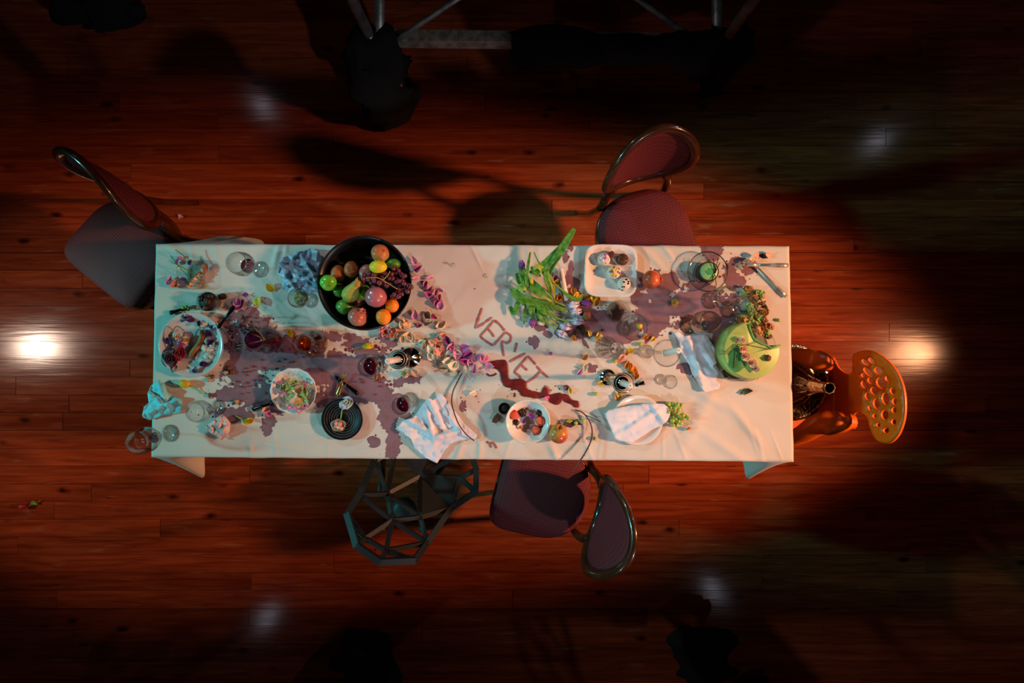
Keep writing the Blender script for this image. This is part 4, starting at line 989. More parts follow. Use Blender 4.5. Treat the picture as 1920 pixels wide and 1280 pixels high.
# ------------------------------------------------------------------ tulips
LF = pm('tulip_leaf', '3c7420', '689c34', 60, .42, bump=.1); LFY = pm('yellowing_leaf', '86a82c', 'b8b43c', 18, .5); STG = pm('tulip_stem', '7fa83c', '97b84a', 20, .5)
TP = {'lilac': pm('striped_lilac_petal', 'a07aa8', 'f0e6ec', 60, .55, lo=.36, hi=.5), 'purple': pm('purple_petal', '8a3a98', '6a2478', 30, .5), 'cream': pm('cream_petal', 'e6cfa4', 'e2a080', 30, .55),
      'white': pm('white_petal', 'e6e2d0', 'd8d4b4', 30, .55), 'yellow': pm('yellow_petal', 'e4c81e', 'd8a814', 30, .5), 'orange': pm('orange_yellow_petal', 'e09a1c', 'c85a14', 26, .5),
      'pink': pm('pink_petal', 'd873a8', 'e4a6c0', 26, .5), 'magenta': pm('magenta_petal', 'b23a84', 'd86aa4', 26, .5), 'salmon': pm('salmon_petal', 'e88a78', 'e8b49c', 26, .5),
      'plum': pm('plum_petal', '3a1a4e', '4e2460', 26, .55), 'red': pm('red_petal', 'b0182a', '8a0f20', 26, .5), 'wine': pm('dark_red_petal', '42101a', '5e1622', 26, .55)}
PM = {}
for k, (wd_, cup, curl) in enumerate(((.75, .8, .25), (.6, .9, .1), (.85, .6, .35), (.5, .7, .3), (.7, 1.0, .05))):
    PM[k] = petal(1, wd_, cup, curl, wave=.02*(k % 2))
PMESH = {}
def petal_obj(kind, k, parent=None, name='petal'):
    key = (kind, k)
    if key not in PMESH:
        me = mesh('petal', PM[k]); me.materials.append(TP[kind]); PMESH[key] = me
    return link(name, PMESH[key], None, parent)
def tulip_head(parent, loc, d, L_, kind, seed=0, openness=1.0, n=6):
    """closed tulip: six cupped petals wrapped round an ovoid"""
    q = Vector(d).to_track_quat('X', 'Z')
    for k in range(n):
        a0 = 2*PI*k/n; inner = k % 2; G = []
        for i in range(7):
            u = i/6; rr_ = L_*.30*openness*math.sin(PI*(.12+.75*u))*(.9 if inner else 1)
            row = []
            for v in (-1, -.5, 0, .5, 1):
                a = a0+v*.62*max(.12, math.sin(PI*min(.97, .12+.85*u)))
                row.append(q @ Vector((L_*(u-.04*v*v*u), rr_*math.cos(a), rr_*math.sin(a)))+Vector(loc))
            G.append(row)
        part('petal', grid_solid(G, .0012), TP[kind], parent)
def leaf_mesh(pts, wpx, origin, fold=.35):
    path = smooth_path([W(*p) for p in pts], 5); n = len(path); G = []
    for i, p in enumerate(path):
        t = (path[min(n-1, i+1)]-path[max(0, i-1)]).normalized(); s = t.cross(Vector((0, 0, 1)))
        s = s.normalized() if s.length > 1e-4 else Vector((1, 0, 0)); u = i/(n-1)
        w_ = wpx*.002*.5*max(.07, math.sin(PI*(.10+.88*u))**.8); up = s.cross(t)
        G.append([p-origin+s*w_*v+up*abs(v)*w_*fold for v in (-1, -.5, 0, .5, 1)])
    return grid_solid(G, .0012)
def tulip(label, head, hd, kind, stem, leaves, L_=.036, op=1.0):
    """head (px,py,h): base of the flower; hd: pixel direction; stem: pixel points with height; leaves: (points, width)"""
    o0 = on(head[0], head[1]); g = thing('tulip', label, 'tulip', o0, 0, 'bunch of tulips lying on the cloth')
    hp = W(head[0], head[1], TZ+head[2]); tulip_head(g, hp-o0, (hd[0], -hd[1], hd[2] if len(hd) > 2 else .1), L_, kind, openness=op)
    z = lambda P: [(x, y, TZ+h) for x, y, h in P]
    if stem: part('stem', tube([p-o0 for p in smooth_path([hp]+[W(*p) for p in z(stem)], 4)], .0026, 7), STG, g)
    for pts, wd_ in leaves: part('leaf', leaf_mesh(z(pts), wd_, o0), LFY if wd_ < 0 else (LF if random.random() < .75 else LFY), g)
tulip('lilac striped tulip topmost of the right hand heads', (1064, 574, .020), (20, -4), 'lilac', [(1040, 565, .025), (1020, 551, .03), (1002, 530, .04)], [([(993, 525, .03), (1005, 540, .045), (1019, 552, .045), (1040, 567, .02)], 19)], .046, 1.05)
tulip('lilac striped tulip just under the topmost head', (1068, 586, .018), (20, -3), 'lilac', [(1040, 575, .02), (1005, 566, .025), (976, 558, .03)], [([(959, 541, .02), (968, 552, .03), (985, 562, .035), (1025, 571, .03), (1066, 584, .018)], 17)], .046, 1.05)
tulip('lilac striped tulip in front of the brown fig half', (1071, 604, .016), (20, -2), 'lilac', [(1045, 596, .02), (1022, 583, .02)], [([(1003, 570, .03), (1015, 578, .035), (1030, 588, .03), (1043, 601, .012)], 15)], .048, 1.05)
tulip('lilac striped tulip lying against the dark soil', (1049, 612, .014), (22, 1), 'lilac', [(1030, 600, .016), (1012, 590, .02)], [([(1006, 574, .02), (1012, 588, .022), (1020, 600, .015), (1022, 609, .006)], 15)], .048, 1.05)
tulip('pale striped tulip lowest of the bunch', (1044, 620, .012), (18, 11), 'lilac', [(1030, 606, .012), (1018, 594, .016)], [([(1026, 574, .03), (1033, 585, .03), (1042, 602, .012)], 12)], .046, .9)
tulip('purple tulip rightmost in the bunch', (1090, 566, .018), (18, 5), 'purple', [(1078, 560, .02), (1059, 547, .03), (1040, 532, .035), (1025, 517, .04), (1010, 492, .045), (1001, 473, .04)], [([(1050, 540, .03), (1062, 552, .03), (1078, 560, .025), (1089, 559, .02), (1092, 549, .015)], 7)], .036, 1.05)
tulip('purple tulip at the upper left of the bunch', (981, 505, .03), (-4, -16), 'purple', [(984, 512, .03), (987, 532, .035), (995, 551, .03)], [([(994, 473, .03), (989, 505, .05), (987, 532, .045), (995, 552, .025)], 6), ([(975, 498, .02), (981, 512, .035), (985, 528, .045), (982, 548, .03)], 15)], .036, 1.1)
tulip('purple tulip drooping at the lower left of the bunch', (996, 597, .016), (4, 16), 'purple', [(998, 588, .018), (994, 575, .025), (990, 560, .03)], [([(995, 573, .03), (997, 582, .03), (1000, 596, .012)], 13), ([(984, 568, .02), (984, 590, .02), (982, 608, .006)], 6)], .036, 1.15)
tulip('white tulip bud at the lower left of the bunch', (1006, 604, .012), (11, 3), 'white', [(1000, 598, .014), (998, 580, .02)], [([(1010, 578, .03), (1016, 592, .028), (1022, 607, .008)], 15)], .030, .9)
tulip('small cream tulip at the left edge of the bunch', (983, 571, .02), (-3, 10), 'cream', [(988, 563, .025), (1000, 560, .03)], [([(957, 574, .012), (962, 586, .012), (968, 580, .02), (972, 566, .025), (980, 556, .03)], 11), ([(970, 512, .02), (974, 525, .03), (983, 536, .04), (992, 545, .03)], 14), ([(965, 548, .02), (975, 541, .035), (985, 538, .04), (1000, 548, .03)], 15)], .022, 1.0)
tulip('yellow tulip bud hidden among the leaves', (995, 522, .05), (3, 9), 'yellow', [(996, 515, .05), (1004, 507, .045)], [([(1077, 428, .10), (1062, 453, .085), (1046, 478, .07), (1033, 502, .05), (1027, 528, .03)], 15), ([(1060, 455, .08), (1044, 474, .07), (1025, 494, .055), (1004, 508, .045), (992, 510, .04)], 17),
      ([(1024, 500, .05), (1024, 520, .05), (1030, 540, .035), (1033, 556, .02)], 10), ([(1000, 505, .05), (1010, 500, .055), (1022, 512, .045), (1035, 530, .035), (1040, 562, .02)], 11), ([(996, 500, .045), (1006, 512, .05), (1014, 518, .045)], 10)], .022, .9)
# soil and fig
SOIL = pm('dark_soil', '2c1a10', '472c1a', 60, .95, bump=.5)
rso = random.Random(9)
for i in range(24):
    x, y = 1090+rso.gauss(0, 11), 620+rso.gauss(0, 8); r_ = rso.uniform(.004, .009)
    single('soil_crumb', sphere(r_, 9, 6, (1, 1, .7), .4, 2.5, i), SOIL, 'crumb of dark soil below the lilac tulips', 'soil', on(x, y)+Vector((0, 0, r_*.55)), group='soil crumbs by the tulips')
g = thing('fig_half', 'brown cut fig half beside the lilac tulips', 'fruit', on(1099, 592, .01)+Vector((0, 0, .012)))
part('skin', sphere(.018, 18, 12, (.85, 1.15, .75), .1, 2, 3), pm('fig_skin', '8a5a6a', '6a3a40', 20, .5), g)
part('flesh', xf(sphere(.0165, 16, 10, (.78, 1.08, .3), .2, 4, 5), (0, 0, .0085)), pm('fig_flesh', 'a05a26', '7a3a18', 50, .5, bump=.4), g)

# ================================================================== loose petals
rp_ = random.Random(17)
def scatter(pts, kinds, label, group, size=(.02, .028), cat='petal', conv=None, h=.0015, name='flower_petal'):
    for i, q in enumerate(pts):
        x, y = (conv(q[0], q[1]) if conv else (q[0], q[1])); kd = q[2] if len(q) > 2 else kinds[i % len(kinds)]
        o = petal_obj(kd, rp_.randrange(5), None, name); s = rp_.uniform(*size)*1.18; a = rp_.uniform(0, 6.28)
        p = on(x, y, .008); o.location = p+Vector((-math.cos(a)*s*.5, -math.sin(a)*s*.5, h)); o.scale = (s, s, s)
        o.rotation_euler = (rp_.uniform(-.15, .15), rp_.uniform(-.25, .05), a); tag(o, label.replace('{k}', dict(orange='orange yellow').get(kd, kd)), cat, group)
Z3 = lambda x, y: (540+x/6.097, 430+y/6.097)
Z8 = lambda x, y: (700+x/8, 580+y/8)
scatter([(1445, 350), (1500, 450), (1455, 560), (1620, 555), (1570, 635), (1635, 670), (1750, 700), (1595, 735), (1670, 770), (1740, 790), (1700, 830), (1750, 860), (1460, 970), (1680, 1005), (1505, 1100), (1690, 740), (1720, 815)], ['pink', 'magenta', 'pink'],
        '{k} tulip petal strewn right of the fruit bowl', 'pink petals right of the fruit bowl', (.024, .034), conv=Z3)
scatter([(1170, 560, 'pink'), (1390, 565, 'magenta'), (1630, 700, 'pink'), (1650, 750, 'pink'), (1740, 850, 'pink'), (1450, 780, 'pink'), (1520, 870, 'pink'), (1260, 700, 'pink'), (1410, 690, 'purple'), (1330, 740, 'purple'), (1115, 450, 'purple'), (1180, 590, 'magenta'), (1480, 760, 'pink'), (1350, 770, 'magenta')], ['pink'],
        '{k} petal in the trail towards the red sauce', 'purple petals by the red sauce', (.028, .038), conv=Z8)
cream = [(430, 220, 'cream'), (490, 150, 'cream'), (500, 230, 'cream'), (830, 120, 'white'), (850, 190, 'white'), (1040, 200, 'cream'), (1000, 250, 'white'), (510, 390, 'cream'), (560, 420, 'white'), (450, 420, 'cream'), (740, 490, 'white'), (760, 540, 'cream'), (1030, 400, 'salmon'), (1010, 440, 'salmon'), (970, 570, 'salmon'), (1040, 560, 'salmon'),
         (850, 690, 'white'), (930, 680, 'white'), (860, 570, 'white'), (1210, 780, 'white'), (1180, 830, 'white'), (1250, 830, 'white'), (1210, 950, 'white'), (1150, 650, 'white'), (1280, 650, 'white'), (1080, 880, 'cream'), (1100, 780, 'white'), (1420, 890, 'white'), (610, 950, 'salmon'), (640, 960, 'cream'), (300, 360, 'salmon'), (330, 400, 'cream'), (920, 470, 'salmon'), (870, 480, 'cream'), (950, 620, 'salmon'), (600, 420, 'cream')]
scatter(cream, ['cream'], '{k} lily petal in the heap right of the left candlestick', 'lily petals by the left candlestick', (.026, .04), conv=Z8)
# orange stamens and slivers
SLV = mesh('stamen', tube([(-.5, 0, 0), (-.2, .03, .05), (.2, -.02, .06), (.5, .03, 0)], [.06, .09, .09, .05], 6)); SLV.materials.append(pm('orange_stamen', 'd07a14', 'b84a10', 40, .6))
SLR = mesh('stamen', tube([(-.5, 0, 0), (-.2, -.04, .05), (.2, .03, .06), (.5, -.03, 0)], [.06, .1, .1, .05], 6)); SLR.materials.append(pm('red_sliver', 'b03418', '8a2010', 40, .6))
for i in range(58):
    x, y = (1040+rp_.gauss(0, 70), 350+rp_.gauss(0, 70)) if i < 16 else ((870+rp_.gauss(0, 110), 560+rp_.gauss(0, 60)) if i < 40 else ((720+rp_.gauss(0, 40), 690+rp_.gauss(0, 110)) if i < 50 else (1480+rp_.gauss(0, 130), 950+rp_.gauss(0, 30))))
    o = link('stamen', SLV if i % 3 else SLR, None); X, Y = Z8(x, y); s = rp_.uniform(.008, .015); o.location = on(X, Y, .006)+Vector((0, 0, s*.09+.003)); o.scale = (s, s, s); o.rotation_euler.z = rp_.uniform(0, 6)
    tag(o, 'thin '+('orange' if i % 3 else 'red')+' stamen strewn among the lily petals', 'stamen', 'orange stamens among the lily petals')
scatter([(508, 538), (487, 567)], ['yellow'], 'yellow petal between the blue napkin and pink tulip', 'yellow petals near the blue napkin', (.03, .034))
scatter([(547, 626)], ['yellow'], 'yellow petal leaning on the amber decanter', 'single yellow petals', (.032, .033))
scatter([(706, 703)], ['orange'], 'yellow petal beside the left candlestick wine glass', 'single yellow petals', (.026, .027))
scatter([(1075, 632), (1104, 624), (1119, 637), (1120, 630), (1097, 668)], ['orange', 'yellow'], '{k} petal between the tulips and clear carafe', 'orange petals by the carafe', (.022, .028))
scatter([(1045, 562), (1075, 548), (1080, 556), (1048, 556), (1105, 556), (1112, 562), (1122, 560), (1118, 566), (1043, 530), (1040, 524, 'magenta')], ['orange', 'orange', 'yellow'], '{k} petal along the foot of the chocolates plate and tulips', 'orange petals at the chocolates plate', (.024, .032))
scatter([(1208, 632), (1222, 637), (1174, 660), (1182, 657)], ['orange', 'yellow'], '{k} petal near the clear glass candlestick', 'orange petals near the glass candlestick', (.02, .026))
scatter([(1180, 688), (1186, 694), (1190, 700), (1176, 683), (1192, 706), (1183, 697)], ['orange'], 'orange petal of the lily behind the right candlestick', 'orange petals behind the right candlestick', (.024, .03))
scatter([(1160, 738), (1156, 744), (1123, 719)], ['yellow', 'orange'], '{k} petal at the foot of the right candlestick', 'yellow petals below the right candlestick', (.022, .026))
scatter([(1266, 567), (1262, 570)], ['orange'], 'orange petal in the shadow of the wine glasses', 'orange petals by the wine glasses', (.022, .026))
scatter([(1069, 733)], ['yellow'], 'yellow petal at the end of the red sauce', 'single yellow petals', (.022, .023)); scatter([(1060, 725)], ['plum'], 'dark plum petal at the end of the red sauce', 'single dark petals', (.022, .023))
scatter([(1163, 671), (1159, 676)], ['salmon'], 'pink petal beside the clear carafe', 'pink petals by the carafe', (.026, .03))
scatter([(1092, 686), (1097, 690), (1088, 697)], ['cream', 'white', 'pink'], 'pale petal in the small wine splash left of the candlestick', 'pale petals by the wine splash', (.022, .026))
scatter([(1031, 662)], ['purple'], 'tiny purple petal right of the word on the cloth', 'single purple petals', (.014, .015)); scatter([(1024, 745)], ['magenta'], 'small magenta petal on the red sauce', 'single purple petals', (.02, .021))
scatter([(1436, 478), (1430, 482)], ['salmon', 'wine'], 'pink petal by the back right corner', 'pink petals by the back right corner', (.026, .03)); scatter([(1402, 490), (1398, 494), (1381, 503), (1412, 480)], ['cream', 'salmon'], 'cream petal on the crossed cutlery', 'cream petals on the cutlery', (.024, .03), h=.012)
scatter([(505, 772), (500, 768)], ['magenta', 'salmon'], 'pink petal under the salad bowl fork', 'pink petals by the fork', (.026, .03)); scatter([(885, 736)], ['white'], 'white petal right of the dark wine splashes', 'single white petals', (.026, .027))
scatter([(326, 530), (330, 536), (322, 526), (334, 530)], ['pink', 'salmon'], 'pink petal of the opened tulip left of the glass dish', 'pink petals by the glass dish', (.028, .034)); scatter([(340, 484), (336, 490)], ['pink'], 'pink petal behind the glass dish', 'pink petals behind the glass dish', (.02, .024))
scatter([(446, 572), (440, 570), (450, 567), (448, 577, 'purple'), (455, 570, 'purple')], ['pink'], 'pale pink petal of the tulip above the purple vase', 'pink petals above the vase', (.026, .034)); scatter([(462, 553)], ['purple'], 'purple petal on green stalks above the vase', 'single purple petals', (.02, .021), h=.006)
for (x, y, k, lb) in ((335, 407, 'pink', 'pink petal lying on the floor beside the left chair'),):
    o = petal_obj(k, 0, None, 'flower_petal'); p = W(x, y, 0); o.location = (p.x, p.y, .003); o.scale = (.034,)*3; tag(o, lb, 'petal')
def loose_tulip(label, px, py, d, kind, L_, stem, z0=None, op=1.0, leafs=(), smat=None):
    o0 = on(px, py, .01) if z0 is None else W(px, py, z0); g = thing('tulip', label, 'tulip', o0)
    hp = Vector((0, 0, L_*.30*op+.002)); tulip_head(g, hp, (d[0], -d[1], 0), L_, kind, openness=op)
    zz = o0.z
    if stem: part('stem', tube([p-o0 for p in smooth_path([o0+hp]+[W(x, y, zz+.004) for x, y in stem], 4)], .0018, 7), smat or STG, g)
    for pts, w_ in leafs: part('leaf', leaf_mesh([(x, y, zz+.006) for x, y in pts], w_, o0), LF, g)
loose_tulip('yellow green tulip head below the petal plate on the left', 362, 722, (-20, -6), 'yellow', .044, [(372, 730), (381, 738)], op=1.15)
loose_tulip('bright yellow tulip head left of the silver candlestick', 682, 650, (18, -2), 'yellow', .042, [(665, 653)], op=1.0)
loose_tulip('wilted tulip bud lying on the floor at the left', 58, 946, (-14, 2), 'red', .05, [(66, 943), (76, 938)], .006, 1.0, [([(58, 946), (64, 942), (70, 946)], 10)])
# six petalled pink lily
c = on(*Z8(200, 335), .02); g = thing('lily', 'open pink lily below the fruit bowl', 'lily', c)
for k in range(7):
    o = petal_obj(('salmon', 'pink', 'salmon', 'magenta')[k % 4], k % 5, g); o.scale = (.034,)*3; o.rotation_euler = (0, -.35, k*.9); o.location = (0, 0, .006)
for k in range(5): part('stamen', tube([(0, 0, .006), (.010*math.cos(k*1.25), .010*math.sin(k*1.25), .02)], [.0008, .0014], 6), SLV.materials[0], g)
# pomegranate seeds
SD = mesh('seed', sphere(1, 10, 7, (1.3, .9, .8))); SD.materials.append(pm('pomegranate_seed', '9a1420', '6e0c18', 40, .2, coat=.5))
for i in range(90):
    cx, cy, sx, sy = rp_.choice([(520, 690, 45, 25), (500, 720, 45, 20), (545, 670, 40, 18), (660, 720, 45, 30), (470, 700, 30, 20), (700, 700, 40, 20), (450, 600, 30, 20)])
    x, y = rp_.gauss(cx, sx*.6), rp_.gauss(cy, sy*.7)
    if math.hypot(x-555, y-733) < 46 or math.hypot(x-367, y-646) < 66 or math.hypot(x-645, y-785) < 42: continue
    o = link('seed', SD, None); s = rp_.uniform(.0022, .0036); o.location = on(x, y)+Vector((0, 0, s*.8)); o.scale = (s,)*3; o.rotation_euler.z = rp_.uniform(0, 6)
    tag(o, 'dark red pomegranate seed scattered on the left wine stain', 'seed', 'pomegranate seeds on the left stain')

# ------------------------------------------------------------------ roses, blossoms
def rose(name, label, px, py, z, r, kind, tilt=(0, 0), n=13, cat='rose', group=None, parent=None):
    """open rose: layers of cupped petals, wider and flatter outwards"""
    p = W(px, py, z); g = thing(name, label, cat, p, 0, group); g.rotation_euler = (tilt[0], tilt[1], rp_.uniform(0, 6)); k = 0
    for l, (cnt, R_, hh, lean) in enumerate(((2, .20, .62, .10), (3, .38, .58, .22), (4, .62, .48, .42), (5, .85, .34, .7))[:(4 if n > 12 else 3)]):
        for q in range(cnt):
            a0 = 2*PI*(q+.37*l)/cnt; half = PI/cnt*1.25; G = []; jr = rp_.uniform(.9, 1.1); jh = rp_.uniform(.85, 1.15)
            for i in range(5):
                v = i/4; row = []
                for t in (-1, -.5, 0, .5, 1):
                    rr_ = r*jr*(R_*(.35+.65*v**.6)+lean*.35*v*v-.05*(1-t*t)*v); a = a0+half*t*(.45+.55*math.sin(PI*min(.62, .12+.5*v)))
                    row.append((rr_*math.cos(a), rr_*math.sin(a), r*(hh*jh*v*(1-.18*t*t)-.12*lean*v*v*2)))
                G.append(row)
            part('petal', grid_solid(G, r*.03), TP[kind if isinstance(kind, str) else kind[k % len(kind)]], g); k += 1
    part('calyx', sphere(r*.3, 10, 6, (1, 1, .5)), STG, g)
    return g
rose('rose', 'bright red rose on the petal plate', 336, 661, TZ+.022, .028, 'red', n=17)
rose('rose', 'dark red carnation on the left rim of the petal plate', 321, 672, TZ+.022, .031, 'wine', n=19)
rose('rosebud', 'pink blossom on the petal plate above the red rose', 342, 642, TZ+.02, .018, ['magenta', 'pink'])
rose('rosebud', 'orange cupped blossom on the petal plate', 348, 637, TZ+.022, .016, ['orange', 'cream'])
rose('rosebud', 'pink and green blossom high on the petal plate', 333, 630, TZ+.02, .017, ['salmon', 'white'])
for i, (x, y) in enumerate([(340, 599), (351, 597), (365, 597), (374, 601), (396, 617), (397, 629), (401, 638), (364, 690), (378, 687), (391, 684), (331, 685), (320, 637), (318, 645)]):
    o = petal_obj('plum', i % 5, None, 'flower_petal'); o.scale = (.03,)*3; o.rotation_euler = (0, -.2, i*1.7); o.location = W(x, y, TZ+.017); tag(o, 'dark plum petal ringing the petal plate', 'petal', 'plum petals on the petal plate')
MER = pm('white_meringue', 'e2dcd0', 'cfc4b4', 30, .7, bump=.5)
for i, (x, y, r_) in enumerate([(382, 608, .009), (390, 601, .008), (404, 613, .009), (386, 622, .008), (388, 638, .009), (383, 652, .010), (392, 655, .008), (389, 667, .009), (398, 646, .008), (395, 668, .007)]):
    single('meringue_shard', sphere(r_*1.4, 12, 8, (1.2, .9, .7), .6, 2.2, i), MER, 'white broken meringue shard on the petal plate', 'meringue', W(x, y, TZ+.014), (0, 0, i), 'meringue shards on the petal plate')
single('wafer_roll', tube([W(x, y, TZ+.018)-W(378, 636, TZ+.018) for x, y in ((379, 618), (380, 630), (376, 642), (367, 653), (360, 662), (356, 671))], [.008, .011, .011, .010, .009, .006], 10), pm('toasted_wafer', 'a8702c', '6e4a20', 30, .6, bump=.4), 'curved toasted brown wafer roll on the petal plate', 'wafer', W(378, 636, TZ+.018))
c0 = W(390, 668, TZ+.013)
single('meringue_sheet', sheet([(385, 648), (398, 644), (414, 646), (415, 658), (410, 672), (398, 684), (386, 688), (374, 680), (366, 672), (370, 660)], 3, lambda x, y: W(x, y, TZ+.012+.004*noise.noise(Vector((x*.1, y*.1, 1))))-c0, .002), pm('grey_eggshell', 'b8b0a6', 'a8a29a', 20, .5), 'flat grey sugar shard on the petal plate', 'shard', c0)
single('dried_stalk', tube(smooth_path([W(x, y, TZ+z)-W(322, 640, TZ) for x, y, z in ((334, 668, .03), (330, 656, .035), (325, 640, .04), (323, 625, .042), (328, 614, .045), (334, 612, .045), (346, 620, .035))], 4), .0016, 6), STEM, 'thin dried stalk arching over the petal plate', 'stalk', W(322, 640, TZ))
# glass cup of chocolate on the left
p = on(403, 567, .03); g = thing('dessert_cup', 'glass cup of dark chocolate crumble above the petal plate', 'dessert', p)
part('cup', lathe([(0, 0), (.026, 0), (.034, .02), (.038, .05), (.0365, .05), (.0325, .02), (.025, .003), (0, .003)], 32), GL, g)
CHO = pm('dark_chocolate', '3a2012', '22120a', 30, .5, bump=.4); MIL = pm('milk_chocolate', '5a3018', '43220f', 30, .45)
part('mousse', lathe([(0, .004), (.0245, .004), (.0315, .02), (.035, .042), (.0, .046)], 28), CHO, g)
for k in range(7): part('crumble', xf(sphere(.010, 9, 6, (1, 1, .8), .5, 2.4, k), (.019*math.cos(k*.9)*(k % 2+.3), .019*math.sin(k*.9)*(k % 2+.3), .048)), CHO, g)
single('physalis', sphere(.008, 14, 10), TAN, 'small orange berry beside the chocolate cup', 'berry', on(376, 577)+Vector((0, 0, .008)))
single('olive_sprig', join(sphere(.008, 10, 7, (1.2, .8, .8)), xf(sphere(.006, 10, 7), (.012, .004, 0)), xf(sphere(.005, 10, 7), (.02, -.004, 0))), LFY, 'green sprig on the dark knife behind the petal plate', 'sprig', on(348, 577)+Vector((0, 0, .012)))
single('chocolate_drip', sphere(.012, 12, 8, (1.3, 1, .5), .4, 2, 3), CHO, 'dark chocolate smear right of the chocolate cup', 'chocolate', on(419, 556)+Vector((0, 0, .005)))
# glass dish content
pe = W(370, 522, TZ+.012); g = thing('ruffled_blossom', 'pale peach ruffled blossom in the square glass dish', 'flower', pe)
for k in range(26):
    u = k/25; px_, py_ = 357+u*22, 538-u*26-8*math.sin(PI*u)*.4; o = petal_obj('cream', k % 5, g); o.scale = (.018,)*3; o.location = W(px_, py_, TZ+.012+.006*math.sin(k))-pe; o.rotation_euler = (rp_.uniform(-.9, .9), rp_.uniform(-1.1, -.1), rp_.uniform(0, 6.28))
single('salmon_slice', sphere(.016, 14, 10, (.8, 1.3, .5), .3, 2.5, 2), pm('orange_salmon', 'd0583a', 'e08a60', 40, .4), 'orange salmon slice in the square glass dish', 'fish', W(383, 504, TZ+.016), (0, 0, -.3))
for i, (q) in enumerate([((329, 468), (345, 480), (372, 496)), ((320, 479), (335, 500), (357, 522)), ((321, 491), (340, 500), (364, 513))]):
    c0 = W(q[1][0], q[1][1], TZ+.03)
    single('chive', tube([W(x, y, TZ+z)-c0 for (x, y), z in zip(q, (.045, .035, .022))], .0016, 6), LF, ('longest green chive leaning over the glass dish', 'upper dark green chive across the glass dish', 'lower dark green chive across the glass dish')[i], 'chive', c0)
for i, (x, y) in enumerate(((355, 497), (350, 524))):
    o = petal_obj('purple', i, None, 'flower_petal'); o.scale = (.024,)*3; o.location = W(x, y, TZ+.012); o.rotation_euler.z = i*2+1; tag(o, ('purple petal at the back of the glass dish', 'purple petal at the front of the glass dish')[i], 'petal')
# dried dark flowers in the vase
DRY = pm('dried_dark_flower', '3e2430', '5a3038', 40, .8)
vb = W(478, 632, TZ); g = thing('dried_bouquet', 'dried dark thistles spilling from the purple vase', 'flowers', on(478, 632, .02))
for k in range(9):
    x, y = 468+rp_.gauss(0, 13), 625+rp_.gauss(0, 18); hh = rp_.uniform(.014, .05); q = W(x, y, TZ+hh)-on(478, 632, .02)
    part('stalk', tube([W(497, 637, TZ+.13)-on(478, 632, .02), (q+Vector((.03, 0, .06))), q], .0014, 6), STEM, g)
    V, F = [], []
    for t in range(14):
        a, b_ = rp_.uniform(0, 6.28), rp_.uniform(-.3, 1.3); d_ = Vector((math.cos(a)*math.cos(b_), math.sin(a)*math.cos(b_), math.sin(b_)))*rp_.uniform(.012, .02)
        v, f = tube([q, q+d_*.6, q+d_], [.0016, .0022, .0006], 5); n0 = len(V); V += v; F += [tuple(i+n0 for i in ff) for ff in f]
    part('thistle_head', (V, F), DRY, g)
rose('rosebud', 'coral red bud above the purple vase', 468, 609, TZ+.03, .013, ['salmon', 'red'], n=11)
# salad
CAB = pm('cabbage_leaf', 'b8c47a', '8aa446', 16, .5, bump=.2); CABY = pm('creamed_cabbage', 'd0b070', 'b48e4e', 24, .5, bump=.3)
for i, (x, y, s, rz) in enumerate([(548, 742, .05, .4), (570, 750, .052, -.2), (535, 722, .04, 2.2), (565, 728, .045, 1.0), (550, 720, .04, 2.8), (575, 735, .035, -1.0), (560, 755, .04, 3.4), (545, 732, .035, 4.2)]):
    V, F = petal(1, .9, .7, .2, n=10, m=9, wave=.12, t=.03)
    single('cabbage_leaf', (V, F), CAB if i % 3 else CABY, ('green' if i % 3 else 'creamy')+' ruffled cabbage leaf in the scalloped bowl', 'leaf', W(x, y, TZ+(.016 if i in (2, 4) else .03)+.002*i)-Vector((s*.5*math.cos(rz), s*.5*math.sin(rz), 0)), (.1*i-.3, -.15, rz), 'cabbage leaves in the scalloped bowl').scale = (s,)*3
for i in range(12):
    x, y = 553+rp_.gauss(0, 12), 728+rp_.gauss(0, 9)
    single('cabbage_strip', tube(smooth_path([(-.02, 0, 0), (-.008, .006, .006), (.008, -.004, .004), (.02, .004, 0)], 3), .0028, 6, .6), CABY, 'creamy cabbage strip in the salad', 'salad', W(x, y, TZ+.026+.001*i), (0, 0, rp_.uniform(0, 3)), 'cabbage strips in the salad')
PRP = pm('pink_onion', 'c8408a', 'e08ab4', 40, .4)
for i, (x, y, t) in enumerate([(531, 736, .3), (524, 717, .9), (559, 725, .4), (573, 722, .2), (553, 764, .2), (571, 761, .2), (543, 764, .2), (560, 770, 0)]):
    single('onion_ring', tube([(.0075*math.cos(k*PI/6), .0075*math.sin(k*PI/6), 0) for k in range(12)], .0028, 6, closed=True), PRP, 'pink onion ring in the salad bowl', 'onion', W(x, y, TZ+.04), (t, 0, 0), 'pink onion rings in the salad')
